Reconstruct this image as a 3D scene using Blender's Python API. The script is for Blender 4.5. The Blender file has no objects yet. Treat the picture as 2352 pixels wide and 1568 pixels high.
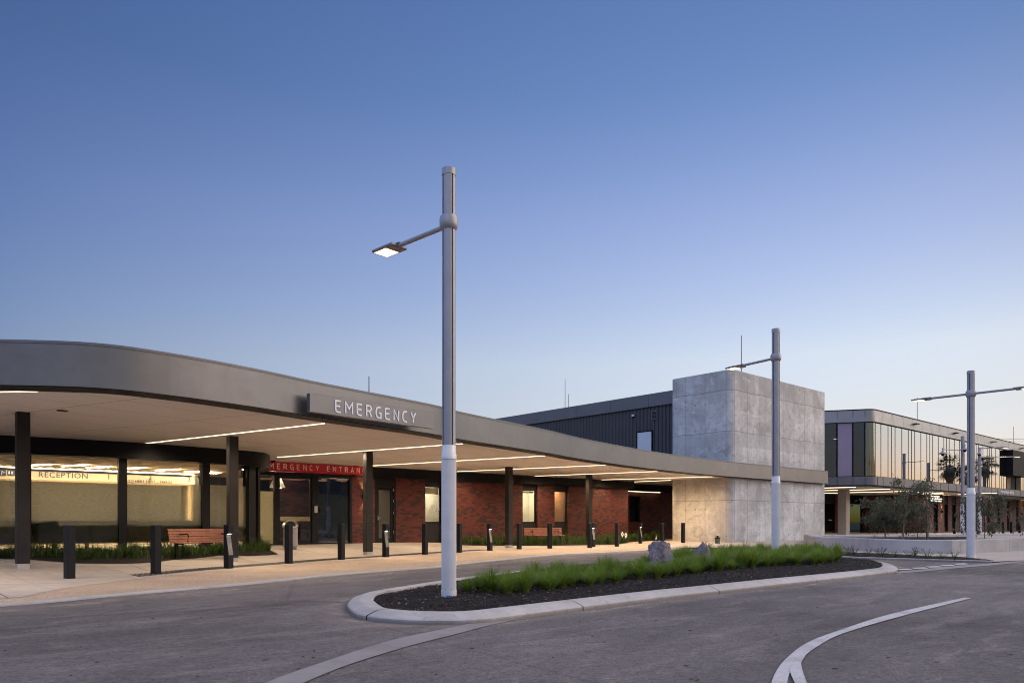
import bpy, bmesh, math, random
from mathutils import Vector, Matrix, noise
R = random.Random(7)
sc = bpy.context.scene
COL = sc.collection
rad = math.radians
# ------------------------------------------------------------------ camera
H0, F, CX, HZ = 1.1, 1684.0, 1176.0, 1196.0          # eye height, focal length, centre and horizon of a 2352 px wide picture
cam = bpy.data.cameras.new('camera'); camo = bpy.data.objects.new('camera', cam); COL.objects.link(camo)
camo.location = (0, 0, H0); camo.rotation_euler = (rad(90), 0, 0)
cam.sensor_width = 36; cam.lens = F/2352*36; cam.shift_y = (HZ-784)/2352; cam.clip_start = .1; cam.clip_end = 2000
sc.camera = camo
# ------------------------------------------------------------------ sky, sun, exposure
SUN_AZ, SUN_EL = 100, 1.0
STR = .15
def s2l(c): return tuple((v/255/12.92 if v <= 10 else ((v/255+.055)/1.055)**2.4) for v in c)
ELS = [0.5, 2, 4, 8, 12, 22, 30, 40, 60, 89]
NL = [(.383,.138,.008),(.62,.44,.15),(.545,.598,.423),(.377,.634,.79),(.287,.57,.885),(.174,.403,.782),(.132,.318,.662),(.1,.247,.539),(.067,.17,.386),(.054,.136,.314)]
NR = [(.669,.326,.047),(.764,.597,.223),(.595,.727,.554),(.381,.655,.817),(.274,.545,.847),(.162,.366,.702),(.123,.287,.593),(.094,.226,.489),(.066,.164,.372),(.054,.136,.315)]
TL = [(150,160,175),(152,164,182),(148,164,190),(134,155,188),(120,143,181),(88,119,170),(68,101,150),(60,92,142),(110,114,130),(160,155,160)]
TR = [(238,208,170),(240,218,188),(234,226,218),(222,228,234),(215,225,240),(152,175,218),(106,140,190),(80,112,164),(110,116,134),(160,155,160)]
TL, TR = ([(r_+(3 if i > 4 else 0), g_-(2 if i > 4 else 0), b_) for i, (r_, g_, b_) in enumerate(T)] for T in (TL, TR))  # top two stops: overhead sky made brighter than dusk, added to light the ground
KL = [tuple(t/n for t, n in zip(s2l(T), N)) for T, N in zip(TL, NL)]
KR = [tuple(t/n for t, n in zip(s2l(T), N)) for T, N in zip(TR, NR)]
cap_ = 6.0
KL = [tuple(min(v, cap_) for v in k) for k in KL]; KR = [tuple(min(v, cap_) for v in k) for k in KR]
EX = cap_/STR
world = bpy.data.worlds.new('World'); sc.world = world; world.use_nodes = True
wn = world.node_tree; bgn = wn.nodes['Background']; bgn.inputs[1].default_value = STR
sky = wn.nodes.new('ShaderNodeTexSky'); sky.sky_type = 'NISHITA'; sky.sun_disc = False
sky.sun_elevation = rad(SUN_EL); sky.sun_rotation = rad(SUN_AZ); sky.dust_density = .5; sky.ozone_density = 3
def wmath(op, a, b=None, clamp=False):
    n = wn.nodes.new('ShaderNodeMath'); n.operation = op; n.use_clamp = clamp
    for i, v in enumerate((a, b)):
        if v is None: continue
        if isinstance(v, (int, float)): n.inputs[i].default_value = v
        else: wn.links.new(v, n.inputs[i])
    return n.outputs[0]
tcw = wn.nodes.new('ShaderNodeTexCoord'); sepw = wn.nodes.new('ShaderNodeSeparateXYZ'); wn.links.new(tcw.outputs['Generated'], sepw.inputs[0])
X_, Y_, Z_ = sepw.outputs
elf = wmath('DIVIDE', wmath('ARCSINE', Z_), rad(90), True)
hl = wmath('SQRT', wmath('ADD', wmath('MULTIPLY', X_, X_), wmath('ADD', wmath('MULTIPLY', Y_, Y_), 1e-5)))
dsun = wmath('DIVIDE', wmath('ADD', wmath('MULTIPLY', X_, math.sin(rad(SUN_AZ))), wmath('MULTIPLY', Y_, math.cos(rad(SUN_AZ)))), hl)
tt = wn.nodes.new('ShaderNodeMapRange'); tt.inputs[1].default_value = -.72; tt.inputs[2].default_value = .42; wn.links.new(dsun, tt.inputs[0])
ttp = wmath('POWER', tt.outputs[0], .72)
def wramp(K):
    n = wn.nodes.new('ShaderNodeValToRGB'); cr = n.color_ramp
    while len(cr.elements) < len(ELS): cr.elements.new(.5)
    for e, el, k in zip(cr.elements, ELS, K):
        e.position = el/90
    for e, el, k in zip(cr.elements, ELS, K):
        e.position = el/90; e.color = (k[0]/cap_, k[1]/cap_, k[2]/cap_, 1)
    wn.links.new(elf, n.inputs[0]); return n.outputs[0]
def wmix(a, b, f, mode='MIX'):
    n = wn.nodes.new('ShaderNodeMix'); n.data_type = 'RGBA'; n.blend_type = mode
    for i, v in ((0, f), (6, a), (7, b)):
        if isinstance(v, (int, float)): n.inputs[i].default_value = v
        elif isinstance(v, tuple): n.inputs[i].default_value = v
        else: wn.links.new(v, n.inputs[i])
    return n.outputs[2]
corr = wmix(wramp(KL), wramp(KR), ttp)
gl = wn.nodes.new('ShaderNodeMapRange'); gl.inputs[1].default_value = .42; gl.inputs[2].default_value = .9; wn.links.new(dsun, gl.inputs[0])
KG = [(.09,.105,.20),(.11,.115,.21),(.15,.13,.17),(.21,.16,.13),(.26,.18,.12),(.22,.165,.125),(.16,.14,.12),(.15,.14,.13),(.6,.3,.15),(1.0,.5,.22)]
corr = wmix(corr, wramp([tuple(v*cap_ for v in k) for k in KG]), gl.outputs[0])
gl2 = wn.nodes.new('ShaderNodeMapRange'); gl2.inputs[1].default_value = .84; gl2.inputs[2].default_value = 1; wn.links.new(dsun, gl2.inputs[0])
corr = wmix(corr, wmix(corr, (.32, .32, .32, 1), 1.0, 'MULTIPLY'), gl2.outputs[0])
bk = wn.nodes.new('ShaderNodeMapRange'); bk.inputs[1].default_value = 0; bk.inputs[2].default_value = -.55; bk.inputs[3].default_value = 1; bk.inputs[4].default_value = 6.5; wn.links.new(wmath('MULTIPLY', wmath('ADD', wmath('MULTIPLY', X_, .82), wmath('MULTIPLY', Y_, .57)), wmath('MULTIPLY', wmath('SUBTRACT', Z_, .25), 2.6, True)), bk.inputs[0])  # extra sky brightness added behind the camera to light the tower's left face
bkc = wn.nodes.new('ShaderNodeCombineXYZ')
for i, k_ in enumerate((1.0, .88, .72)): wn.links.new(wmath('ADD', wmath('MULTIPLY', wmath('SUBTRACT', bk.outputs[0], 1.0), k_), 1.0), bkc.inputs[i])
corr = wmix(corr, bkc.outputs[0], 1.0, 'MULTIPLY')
par = wmath('MULTIPLY', wmath('MULTIPLY', wmath('MULTIPLY', ttp, ttp), wmath('SUBTRACT', 1.0, ttp)), 2.7)
parc = wn.nodes.new('ShaderNodeCombineXYZ'); pv = wmath('ADD', par, 1.0)
for i in range(3): wn.links.new(pv, parc.inputs[i])
corr = wmix(corr, parc.outputs[0], 1.0, 'MULTIPLY')
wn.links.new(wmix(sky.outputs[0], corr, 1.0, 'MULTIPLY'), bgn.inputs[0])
sun = bpy.data.lights.new('sun', 'SUN'); sun.energy = 2.3/EX; sun.angle = rad(60); sun.color = (1, .87, .77)
suno = bpy.data.objects.new('sun', sun); COL.objects.link(suno)
sd = Vector((math.sin(rad(SUN_AZ-12)), math.cos(rad(SUN_AZ-12)), math.tan(rad(34)))).normalized()
suno.rotation_euler = sd.to_track_quat('Z', 'Y').to_euler(); suno.location = (30, -20, 30)
sc.view_settings.view_transform = 'Standard'; sc.view_settings.look = 'None'; sc.view_settings.gamma = 1
sc.view_settings.exposure = math.log2(EX)
sc.cycles.max_bounces = 6; sc.cycles.transparent_max_bounces = 12; sc.cycles.caustics_reflective = False; sc.cycles.caustics_refractive = False
sc.cycles.sample_clamp_indirect = .4; sc.cycles.filter_width = 1.05

# ------------------------------------------------------------------ helpers
TH = math.atan2(.664, .748)
BV, AV = Vector((.748, .664, 0)).normalized(), Vector((-.664, .748, 0)).normalized()
def at(px, py, z=0.0):                                 # where the sight line through a picture point meets height z
    Y = F*(H0-z)/(py-HZ); return Vector(((px-CX)/F*Y, Y, z))
def pd(px, Y, z=0.0): return Vector(((px-CX)/F*Y, Y, z))
def hit(O, D, px):                                     # distance along O + t*D at which it crosses picture column px
    k = (px-CX)/F; return (O.x-k*O.y)/(k*D.y-D.x)
def tag(o, label, cat, group=None, kind=None):
    if label: o['label'] = label
    if cat: o['category'] = cat
    if group: o['group'] = group
    if kind: o['kind'] = kind
    return o
def empty(name, loc=(0, 0, 0), rz=0, label=None, cat=None, group=None):
    o = bpy.data.objects.new(name, None); COL.objects.link(o); o.location = loc; o.rotation_euler = (0, 0, rz); o.empty_display_size = .2
    return tag(o, label, cat, group)
class MB:
    def __init__(s): s.v = []; s.f = []; s.m = []; s.mi = 0
    def add(s, vs, fs):
        n = len(s.v); s.v += [tuple(v) for v in vs]; s.f += [tuple(i+n for i in f) for f in fs]; s.m += [s.mi]*len(fs); return s
    def box(s, x0, x1, y0, y1, z0, z1):
        return s.add([(x0,y0,z0),(x1,y0,z0),(x1,y1,z0),(x0,y1,z0),(x0,y0,z1),(x1,y0,z1),(x1,y1,z1),(x0,y1,z1)],
                     [(0,3,2,1),(4,5,6,7),(0,1,5,4),(1,2,6,5),(2,3,7,6),(3,0,4,7)])
    def bbox(s, x0, x1, y0, y1, z0, z1, b=.01):        # a box with its edges broken
        vs = []; pts = []
        for z, i in ((z0, b), (z0+b, 0), (z1-b, 0), (z1, b)):
            pts.append([(x0+i+(0 if i else b), y0+i, z), (x1-i-(0 if i else b), y0+i, z), (x1-i, y0+i+(0 if i else b), z), (x1-i, y1-i-(0 if i else b), z),
                        (x1-i-(0 if i else b), y1-i, z), (x0+i+(0 if i else b), y1-i, z), (x0+i, y1-i-(0 if i else b), z), (x0+i, y0+i+(0 if i else b), z)])
        for p in pts: vs += p
        fs = [tuple(range(7, -1, -1)), tuple(range(24, 32))]
        for k in range(3):
            for j in range(8): fs.append((k*8+j, k*8+(j+1) % 8, k*8+8+(j+1) % 8, k*8+8+j))
        return s.add(vs, fs)
    def obox(s, M, sx, sy, sz, c=(0, 0, 0)):
        vs = [M @ Vector((c[0]+a*sx/2, c[1]+b*sy/2, c[2]+d*sz/2)) for d in (-1, 1) for a, b in ((-1,-1),(1,-1),(1,1),(-1,1))]
        return s.add(vs, [(0,3,2,1),(4,5,6,7),(0,1,5,4),(1,2,6,5),(2,3,7,6),(3,0,4,7)])
    def prism(s, poly, z0, z1):
        n = len(poly)
        vs = [(p[0], p[1], z0) for p in poly]+[(p[0], p[1], z1) for p in poly]
        return s.add(vs, [tuple(range(n-1, -1, -1)), tuple(range(n, 2*n))]+[(i, (i+1) % n, n+(i+1) % n, n+i) for i in range(n)])
    def lathe(s, prof, seg=24, c=(0, 0, 0), M=None, closed=False):
        vs = []; fs = []; n = len(prof)
        for k in range(seg):
            a = 2*math.pi*k/seg
            for r, z in prof:
                p = Vector((r*math.cos(a), r*math.sin(a), z))
                if M: p = M @ p
                vs.append(p+Vector(c))
        for k in range(seg):
            for j in range(n-1):
                a = k*n+j; b = ((k+1) % seg)*n+j; fs.append((a, b, b+1, a+1))
        return s.add(vs, fs)
    def tube(s, path, r, seg=8):
        P = [Vector(p) for p in path]; vs = []; fs = []
        rs = r if isinstance(r, (list, tuple)) else [r]*len(P)
        up = Vector((0, 0, 1))
        for i, p in enumerate(P):
            d = (P[min(i+1, len(P)-1)]-P[max(i-1, 0)]).normalized()
            u = d.cross(up)
            if u.length < 1e-3: u = d.cross(Vector((1, 0, 0)))
            u.normalize(); w = u.cross(d)
            for k in range(seg):
                a = 2*math.pi*k/seg; vs.append(p+(u*math.cos(a)+w*math.sin(a))*rs[i])
        for i in range(len(P)-1):
            for k in range(seg): fs.append((i*seg+k, i*seg+(k+1) % seg, (i+1)*seg+(k+1) % seg, (i+1)*seg+k))
        fs.append(tuple(range(seg-1, -1, -1))); fs.append(tuple((len(P)-1)*seg+k for k in range(seg)))
        return s.add(vs, fs)
    def mesh(s, name, mat, smooth=False):
        me = bpy.data.meshes.new(name); me.from_pydata(s.v, [], s.f)
        mats = mat if isinstance(mat, (list, tuple)) else [mat]
        for m in mats: me.materials.append(m)
        if len(mats) > 1:
            for p, i in zip(me.polygons, s.m): p.material_index = i
        bm = bmesh.new(); bm.from_mesh(me); bmesh.ops.recalc_face_normals(bm, faces=bm.faces); bm.to_mesh(me); bm.free()
        if smooth:
            me.polygons.foreach_set('use_smooth', [True]*len(me.polygons))
            me.set_sharp_from_angle(angle=rad(35))
        me.update(); return me
    def build(s, name, mat, parent=None, smooth=False, loc=None, rz=None):
        o = bpy.data.objects.new(name, s.mesh(name, mat, smooth)); COL.objects.link(o)
        if parent: o.parent = parent
        if loc is not None: o.location = loc
        if rz is not None: o.rotation_euler = (0, 0, rz)
        return o
def copy_tree(o, parent=None):
    c = o.copy(); COL.objects.link(c)
    c.parent = parent
    for ch in o.children: copy_tree(ch, c)
    return c
def struct(o): o['kind'] = 'structure'; return o
def catmull(P, n=6):
    P = [Vector(p) for p in P]; out = []
    for i in range(len(P)-1):
        a, b, c, d = P[max(i-1, 0)], P[i], P[i+1], P[min(i+2, len(P)-1)]
        for k in range(n):
            t = k/n; out.append(.5*((2*b)+(c-a)*t+(2*a-5*b+4*c-d)*t*t+(3*b-a-3*c+d)*t**3))
    out.append(P[-1]); return out
def offset(P, d, closed=False):                        # to the left of travel for d > 0
    out = []; n = len(P)
    for i in range(n):
        a = P[(i-1) % n] if closed or i > 0 else P[i]; b = P[(i+1) % n] if closed or i < n-1 else P[i]
        t = Vector((b.x-a.x, b.y-a.y, 0)).normalized(); out.append(Vector((P[i].x-t.y*d, P[i].y+t.x*d, P[i].z)))
    return out
def ngon(mb, pts, z=None):
    from mathutils.geometry import tessellate_polygon
    P = [Vector((p[0], p[1], p[2] if z is None and len(p) > 2 else (z or 0))) for p in pts]
    return mb.add(P, [t for t in tessellate_polygon([P])])
def loft(mb, rows):
    n = len(rows[0]); vs = [p for r in rows for p in r]; fs = []
    for i in range(len(rows)-1):
        for j in range(n-1): fs.append((i*n+j, i*n+j+1, (i+1)*n+j+1, (i+1)*n+j))
    return mb.add(vs, fs)
def inside(p, poly):
    c = False; n = len(poly); j = n-1
    for i in range(n):
        a, b = poly[i], poly[j]
        if (a[1] > p[1]) != (b[1] > p[1]) and p[0] < (b[0]-a[0])*(p[1]-a[1])/(b[1]-a[1])+a[0]: c = not c
        j = i
    return c
def toloc(p, o=(0, 0, 0)):                             # world -> a frame turned by TH at o
    d = Vector((p[0]-o[0], p[1]-o[1], 0)); return Vector((d.dot(BV), d.dot(AV), (p[2] if len(p) > 2 else 0)-(o[2] if len(o) > 2 else 0)))

# ------------------------------------------------------------------ materials
class NT:
    def __init__(s, name):
        s.mat = bpy.data.materials.new(name); s.mat.use_nodes = True; s.t = s.mat.node_tree; s.b = s.t.nodes['Principled BSDF']; s.out = s.t.nodes['Material Output']
    def n(s, typ, **kw):
        n = s.t.nodes.new(typ)
        for k, v in kw.items(): setattr(n, k, v)
        return n
    def set(s, sock, v):
        if hasattr(v, 'is_output') or isinstance(v, bpy.types.NodeSocket): s.t.links.new(v, sock)
        elif isinstance(v, tuple) and len(v) == 3 and sock.type == 'RGBA': sock.default_value = (*v, 1)
        else: sock.default_value = v
    def m(s, op, a, b=0.0, c=None, clamp=False):
        n = s.n('ShaderNodeMath', operation=op, use_clamp=clamp); s.set(n.inputs[0], a); s.set(n.inputs[1], b)
        if c is not None: s.set(n.inputs[2], c)
        return n.outputs[0]
    def obj(s): return s.n('ShaderNodeTexCoord').outputs['Object']
    def sep(s, v): n = s.n('ShaderNodeSeparateXYZ'); s.set(n.inputs[0], v); return n.outputs
    def comb(s, x, y, z=0.0):
        n = s.n('ShaderNodeCombineXYZ')
        for i, v in enumerate((x, y, z)): s.set(n.inputs[i], v)
        return n.outputs[0]
    def scale(s, v, k): n = s.n('ShaderNodeVectorMath', operation='MULTIPLY'); s.set(n.inputs[0], v); n.inputs[1].default_value = k; return n.outputs[0]
    def noise(s, v, sc_, det=4, rough=.55, dist=0):
        n = s.n('ShaderNodeTexNoise'); s.set(n.inputs['Vector'], v); n.inputs['Scale'].default_value = sc_; n.inputs['Detail'].default_value = det
        n.inputs['Roughness'].default_value = rough; n.inputs['Distortion'].default_value = dist; return n.outputs['Fac']
    def voro(s, v, sc_, feat='F1'):
        n = s.n('ShaderNodeTexVoronoi', feature=feat); s.set(n.inputs['Vector'], v); n.inputs['Scale'].default_value = sc_; return n.outputs
    def ramp(s, f, stops):
        n = s.n('ShaderNodeValToRGB'); cr = n.color_ramp
        while len(cr.elements) < len(stops): cr.elements.new(.5)
        for e, (p, c) in zip(cr.elements, stops): e.position = p
        for e, (p, c) in zip(cr.elements, stops):
            e.position = p; e.color = (c, c, c, 1) if isinstance(c, (int, float)) else (*c, 1)
        s.set(n.inputs[0], f); return n.outputs[0]
    def mix(s, a, b, f, mode='MIX'):
        n = s.n('ShaderNodeMix', data_type='RGBA', blend_type=mode); s.set(n.inputs[0], f); s.set(n.inputs[6], a); s.set(n.inputs[7], b); return n.outputs[2]
    def bump(s, h, st, dist=.02):
        n = s.n('ShaderNodeBump'); s.set(n.inputs['Height'], h); n.inputs['Strength'].default_value = st; n.inputs['Distance'].default_value = dist
        s.t.links.new(n.outputs[0], s.b.inputs['Normal'])
    def base(s, c, rough=.6, metal=0.0, spec=None):
        s.set(s.b.inputs['Base Color'], c); s.set(s.b.inputs['Roughness'], rough); s.b.inputs['Metallic'].default_value = metal
        if spec is not None: s.b.inputs['Specular IOR Level'].default_value = spec
        return s.mat
def plain(name, c, rough=.5, metal=0.0, var=.12, sc_=6, spec=None, bump=0):
    n = NT(name); v = n.obj(); f = n.noise(v, sc_, 5)
    lo = tuple(x*(1-var) for x in c); hi = tuple(x*(1+var) for x in c)
    col = n.mix(lo, hi, n.ramp(f, [(.3, 0.0), (.7, 1.0)]))
    n.base(col, n.m('MULTIPLY_ADD', n.noise(v, sc_*3, 3), .2, rough-.1), metal, spec)
    if bump: n.bump(n.noise(v, sc_*12, 4), bump, .01)
    return n.mat
def emit(name, c, v):                                   # v is how bright it shows on the picture (1 = white)
    n = NT(name); n.base((.02, .02, .02), .5); n.set(n.b.inputs['Emission Color'], c); n.b.inputs['Emission Strength'].default_value = v/EX; return n.mat

def mk_asphalt():
    n = NT('asphalt'); v = n.obj()
    big = n.noise(v, .22, 6, .6, .6); mid = n.noise(v, 1.6, 6, .7, .5); fine = n.noise(v, 42, 5, .9); gr = n.noise(v, 150, 3, .9); sp = n.voro(v, 26)[0]
    xs, ys, zs = n.sep(v); al = n.m('MULTIPLY_ADD', xs, .748, n.m('MULTIPLY', ys, .664)); ac = n.m('MULTIPLY_ADD', xs, -.664, n.m('MULTIPLY', ys, .748))
    track = n.noise(n.comb(al, n.m('MULTIPLY', ac, 5.0), 0.0), .35, 5, .6, .3); dust = n.noise(n.comb(al, n.m('MULTIPLY', ac, 3.0), 4.0), .9, 7, .72, .8)
    c = n.mix((.098, .084, .081), (.262, .230, .222), n.ramp(big, [(.3, 0.0), (.72, 1.0)]))
    c = n.mix(c, (.40, .34, .31), n.m('MULTIPLY', n.ramp(dust, [(.5, 0.0), (.75, 1.0)]), .62))
    c = n.mix(c, (.055, .048, .052), n.m('MULTIPLY', n.ramp(mid, [(.54, 0.0), (.78, 1.0)]), .5))
    c = n.mix(c, (.048, .043, .048), n.m('MULTIPLY', n.ramp(track, [(.54, 0.0), (.75, 1.0)]), .5))
    c = n.mix(c, n.mix(c, (.55, .55, .56), 1.0, 'MULTIPLY'), n.ramp(n.noise(v, 13, 6, .85), [(.40, .8), (.52, 0.0)]))
    c = n.mix(c, n.mix(c, (1.5, 1.46, 1.42), 1.0, 'MULTIPLY'), n.ramp(n.noise(n.scale(v, (1, 1.7, 1)), 21, 6, .85), [(.52, 0.0), (.64, .8)]))
    c = n.mix(c, n.mix(c, (.34, .34, .34), 1.0, 'MULTIPLY'), n.ramp(fine, [(.36, .95), (.56, 0.0)]))
    c = n.mix(c, n.mix(c, (1.9, 1.85, 1.8), 1.0, 'MULTIPLY'), n.ramp(gr, [(.52, 0.0), (.72, .75)]))
    c = n.mix(c, (.50, .47, .45), n.m('MULTIPLY', n.ramp(sp, [(.045, 1.0), (.085, 0.0)]), n.ramp(n.noise(v, 7, 2), [(.48, 0.0), (.58, .9)])))
    cw = n.n('ShaderNodeTexVoronoi', feature='DISTANCE_TO_EDGE'); n.set(cw.inputs['Vector'], n.scale(v, (1, 1, 1))); cw.inputs['Scale'].default_value = .16; cr = n.ramp(n.m('ADD', cw.outputs['Distance'], n.m('MULTIPLY', n.noise(v, 3, 4), .02)), [(.012, 1.0), (.016, 0.0)])
    c = n.mix(c, (.03, .026, .028), n.m('MULTIPLY', cr, .28))
    n.base(c, .8, 0, .3); n.bump(n.m('ADD', n.m('ADD', fine, gr), n.m('MULTIPLY', mid, .4)), .7, .008); return n.mat
def mk_concrete(name, base, dark=.7, kind='plain'):
    n = NT(name); v = n.obj(); x, y, z = n.sep(v)
    u = n.m('ADD', x, y)
    cl = n.noise(v, .55, 6, .6, .4); md = n.noise(v, 3.5, 5, .65); fi = n.noise(v, 30, 3, .7)
    c = n.mix(tuple(b*dark for b in base), tuple(min(1, b*1.16) for b in base), n.ramp(cl, [(.3, 0.0), (.7, 1.0)] if kind != 'form' else [(.38, 0.0), (.60, 1.0)]))
    c = n.mix(c, tuple(b*.62 for b in base), n.m('MULTIPLY', n.ramp(md, [(.52, 0.0), (.74, 1.0)]), .75 if kind == 'form' else .5))
    streak = n.noise(n.comb(n.m('MULTIPLY', u, 2.6), 0.0, n.m('MULTIPLY', z, .22)), 1.0, 4, .6)
    c = n.mix(c, tuple(b*.66 for b in base), n.m('MULTIPLY', n.ramp(streak, [(.5, 0.0), (.78, 1.0)]), .55))
    c = n.mix(c, tuple(b*.5 for b in base), n.ramp(n.voro(v, 9)[0], [(.03, .5), (.07, 0.0)]))
    h = n.m('ADD', n.m('MULTIPLY', fi, .3), n.m('MULTIPLY', md, .5))
    if kind == 'form':                                    # off-form concrete: board joints, tie holes, pour lines
        pu = n.m('FRACT', n.m('DIVIDE', n.m('ADD', u, .3), 1.22)); ju = n.m('LESS_THAN', n.m('ABSOLUTE', n.m('SUBTRACT', pu, .5)), .010)
        pu2 = n.m('FRACT', n.m('DIVIDE', n.m('ADD', u, .05), .61)); ju2 = n.m('MULTIPLY', n.m('LESS_THAN', n.m('ABSOLUTE', n.m('SUBTRACT', pu2, .5)), .012), n.ramp(n.noise(v, .7, 2), [(.45, 0.0), (.5, .6)]))
        wz = n.m('MULTIPLY_ADD', n.noise(n.comb(u, 0.0, 0.0), .8, 4), .22, z)
        j1 = n.m('LESS_THAN', n.m('ABSOLUTE', n.m('SUBTRACT', wz, 7.82)), .02)
        j2 = n.m('LESS_THAN', n.m('ABSOLUTE', n.m('SUBTRACT', wz, 5.75)), .016)
        j3 = n.m('LESS_THAN', n.m('ABSOLUTE', n.m('SUBTRACT', z, 2.15)), .014)
        hx = n.m('SUBTRACT', n.m('FRACT', n.m('DIVIDE', u, .61)), .5); hz = n.m('SUBTRACT', n.m('FRACT', n.m('DIVIDE', n.m('ADD', z, .35), 1.36)), .5)
        hd = n.m('SQRT', n.m('ADD', n.m('MULTIPLY', n.m('MULTIPLY', hx, .61), n.m('MULTIPLY', hx, .61)), n.m('MULTIPLY', n.m('MULTIPLY', hz, 1.36), n.m('MULTIPLY', hz, 1.36))))
        hole = n.m('MULTIPLY', n.ramp(hd, [(.025, 1.0), (.07, 0.0)]), n.ramp(n.noise(n.scale(v, (1.3, 1.3, .8)), 1.1, 1), [(.45, .25), (.6, 1.0)]))
        J = n.m('MAXIMUM', n.m('MAXIMUM', ju, ju2), n.m('MAXIMUM', j1, n.m('MAXIMUM', j2, j3)))
        below = n.m('MULTIPLY', n.ramp(n.m('MULTIPLY', n.m('SUBTRACT', 7.82, wz), 2.2), [(0.0, 1.0), (.02, 1.0), (1.0, 0.0)]), n.m('GREATER_THAN', n.m('SUBTRACT', 7.82, wz), 0.0))
        c = n.mix(c, tuple(min(1, b*1.12) for b in base), n.m('MULTIPLY', below, .3))
        above = n.m('MULTIPLY', n.m('GREATER_THAN', wz, 7.82), n.m('MULTIPLY_ADD', n.noise(v, 1.4, 4), .8, 0.0))
        c = n.mix(c, tuple(b*.72 for b in base), n.m('MULTIPLY', above, .7))
        c = n.mix(c, tuple(b*.55 for b in base), n.m('MULTIPLY', n.ramp(n.noise(n.scale(v, (1, 1, 2.2)), 1.9, 8, .72, .7), [(.52, 0.0), (.66, 1.0)]), .55))
        c = n.mix(c, tuple(min(1, b*1.3) for b in base), n.m('MULTIPLY', n.ramp(n.noise(n.scale(v, (1, 1, 1.6)), 1.2, 7, .7, .9), [(.55, 0.0), (.68, 1.0)]), .6))
        bnd = n.m('MULTIPLY', n.m('LESS_THAN', wz, 5.75), n.m('GREATER_THAN', wz, 5.0))
        c = n.mix(c, tuple(b*.74 for b in base), n.m('MULTIPLY', bnd, n.m('MULTIPLY', n.noise(v, 1.1, 4), .8)))
        c = n.mix(c, tuple(b*.42 for b in base), n.m('MULTIPLY', J, .85)); c = n.mix(c, tuple(b*.4 for b in base), n.m('MULTIPLY', hole, .8))
        h = n.m('SUBTRACT', h, n.m('MULTIPLY', J, 1.2))
    if kind == 'kerb':                                    # tyre scuffs and gutter dirt
        c = n.mix(c, tuple(b*.38 for b in base), n.m('MULTIPLY', n.ramp(n.noise(n.scale(v, (1, 1, 3)), 5.5, 8, .75, 1.0), [(.54, 0.0), (.68, 1.0)]), .5))
        c = n.mix(c, (.17, .13, .10), n.m('MULTIPLY', n.ramp(n.m('ADD', z, n.m('MULTIPLY', n.noise(v, 12, 4), .04)), [(.035, 1.0), (.075, 0.0)]), .7))
    if kind == 'pave':                                    # saw cuts
        a = n.m('SUBTRACT', n.m('FRACT', n.m('DIVIDE', n.m('MULTIPLY_ADD', x, .748, n.m('MULTIPLY', y, .664)), 3.1)), .5)
        b = n.m('SUBTRACT', n.m('FRACT', n.m('DIVIDE', n.m('MULTIPLY_ADD', x, -.664, n.m('MULTIPLY', y, .748)), 3.3)), .5)
        J = n.m('MAXIMUM', n.m('LESS_THAN', n.m('ABSOLUTE', a), .004), n.m('LESS_THAN', n.m('ABSOLUTE', b), .004))
        c = n.mix(c, (.09, .06, .04), n.m('MULTIPLY', J, .8))
    if kind == 'panel':
        pass
    n.base(c, n.m('MULTIPLY_ADD', md, .15, .72 if kind != 'panel' else .27), 0, .35)
    if kind == 'panel': n.b.inputs['IOR'].default_value = 1.75; n.b.inputs['Specular IOR Level'].default_value = .5
    n.bump(h, .35 if kind != 'panel' else .12, .01); return n.mat
def mk_agg():
    n = NT('exposed_aggregate'); v = n.obj(); o = n.voro(v, 60)
    c = n.ramp(o[1], [(.0, (.20, .13, .09)), (.35, (.38, .27, .19)), (.7, (.52, .40, .29)), (1.0, (.62, .50, .38))])
    c = n.mix(c, (.30, .21, .15), n.m('MULTIPLY', n.ramp(n.noise(v, 1.1, 5), [(.4, 0.0), (.7, 1.0)]), .5))
    c = n.mix(c, (.36, .19, .11), n.m('MULTIPLY', n.ramp(n.noise(v, .5, 5, .7), [(.58, 0.0), (.75, 1.0)]), .5))
    n.base(c, .8, 0, .3); n.bump(o[0], .4, .006); return n.mat
def mk_brick(name='brick', red=(.145, .034, .029), red2=(.092, .024, .022), dk=(.042, .022, .023), rowh=.086, w=.24, morc=(.05, .03, .027)):
    n = NT(name); v = n.obj(); x, y, z = n.sep(v); u = n.m('ADD', x, y)
    rz = n.m('DIVIDE', z, rowh); row = n.m('FLOOR', rz); fz = n.m('FRACT', rz)
    uo = n.m('ADD', n.m('DIVIDE', u, w), n.m('MULTIPLY', n.m('MODULO', row, 2.0), .5)); col = n.m('FLOOR', uo); fu = n.m('FRACT', uo)
    wn_ = n.n('ShaderNodeTexWhiteNoise', noise_dimensions='2D'); n.set(wn_.inputs['Vector'], n.comb(col, row)); r = wn_.outputs['Value']
    wn2 = n.n('ShaderNodeTexWhiteNoise', noise_dimensions='2D'); n.set(wn2.inputs['Vector'], n.comb(n.m('ADD', col, 71.0), row)); r2 = wn2.outputs['Value']
    cl = n.noise(n.comb(n.m('MULTIPLY', col, w), n.m('MULTIPLY', row, rowh*1.6)), 1.1, 3, .5)
    dark = n.m('GREATER_THAN', n.m('MULTIPLY_ADD', r, .34, cl), .755)
    c = n.mix(red2, red, r2); c = n.mix(c, dk, n.m('MULTIPLY', dark, .9))
    mor = n.m('MAXIMUM', n.m('LESS_THAN', fz, .12), n.m('LESS_THAN', fu, .042))
    c = n.mix(c, morc, mor)
    n.base(c, .7, 0, .35); n.bump(n.m('SUBTRACT', n.m('MULTIPLY', n.noise(v, 40, 3), .3), mor), .5, .008); return n.mat
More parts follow.
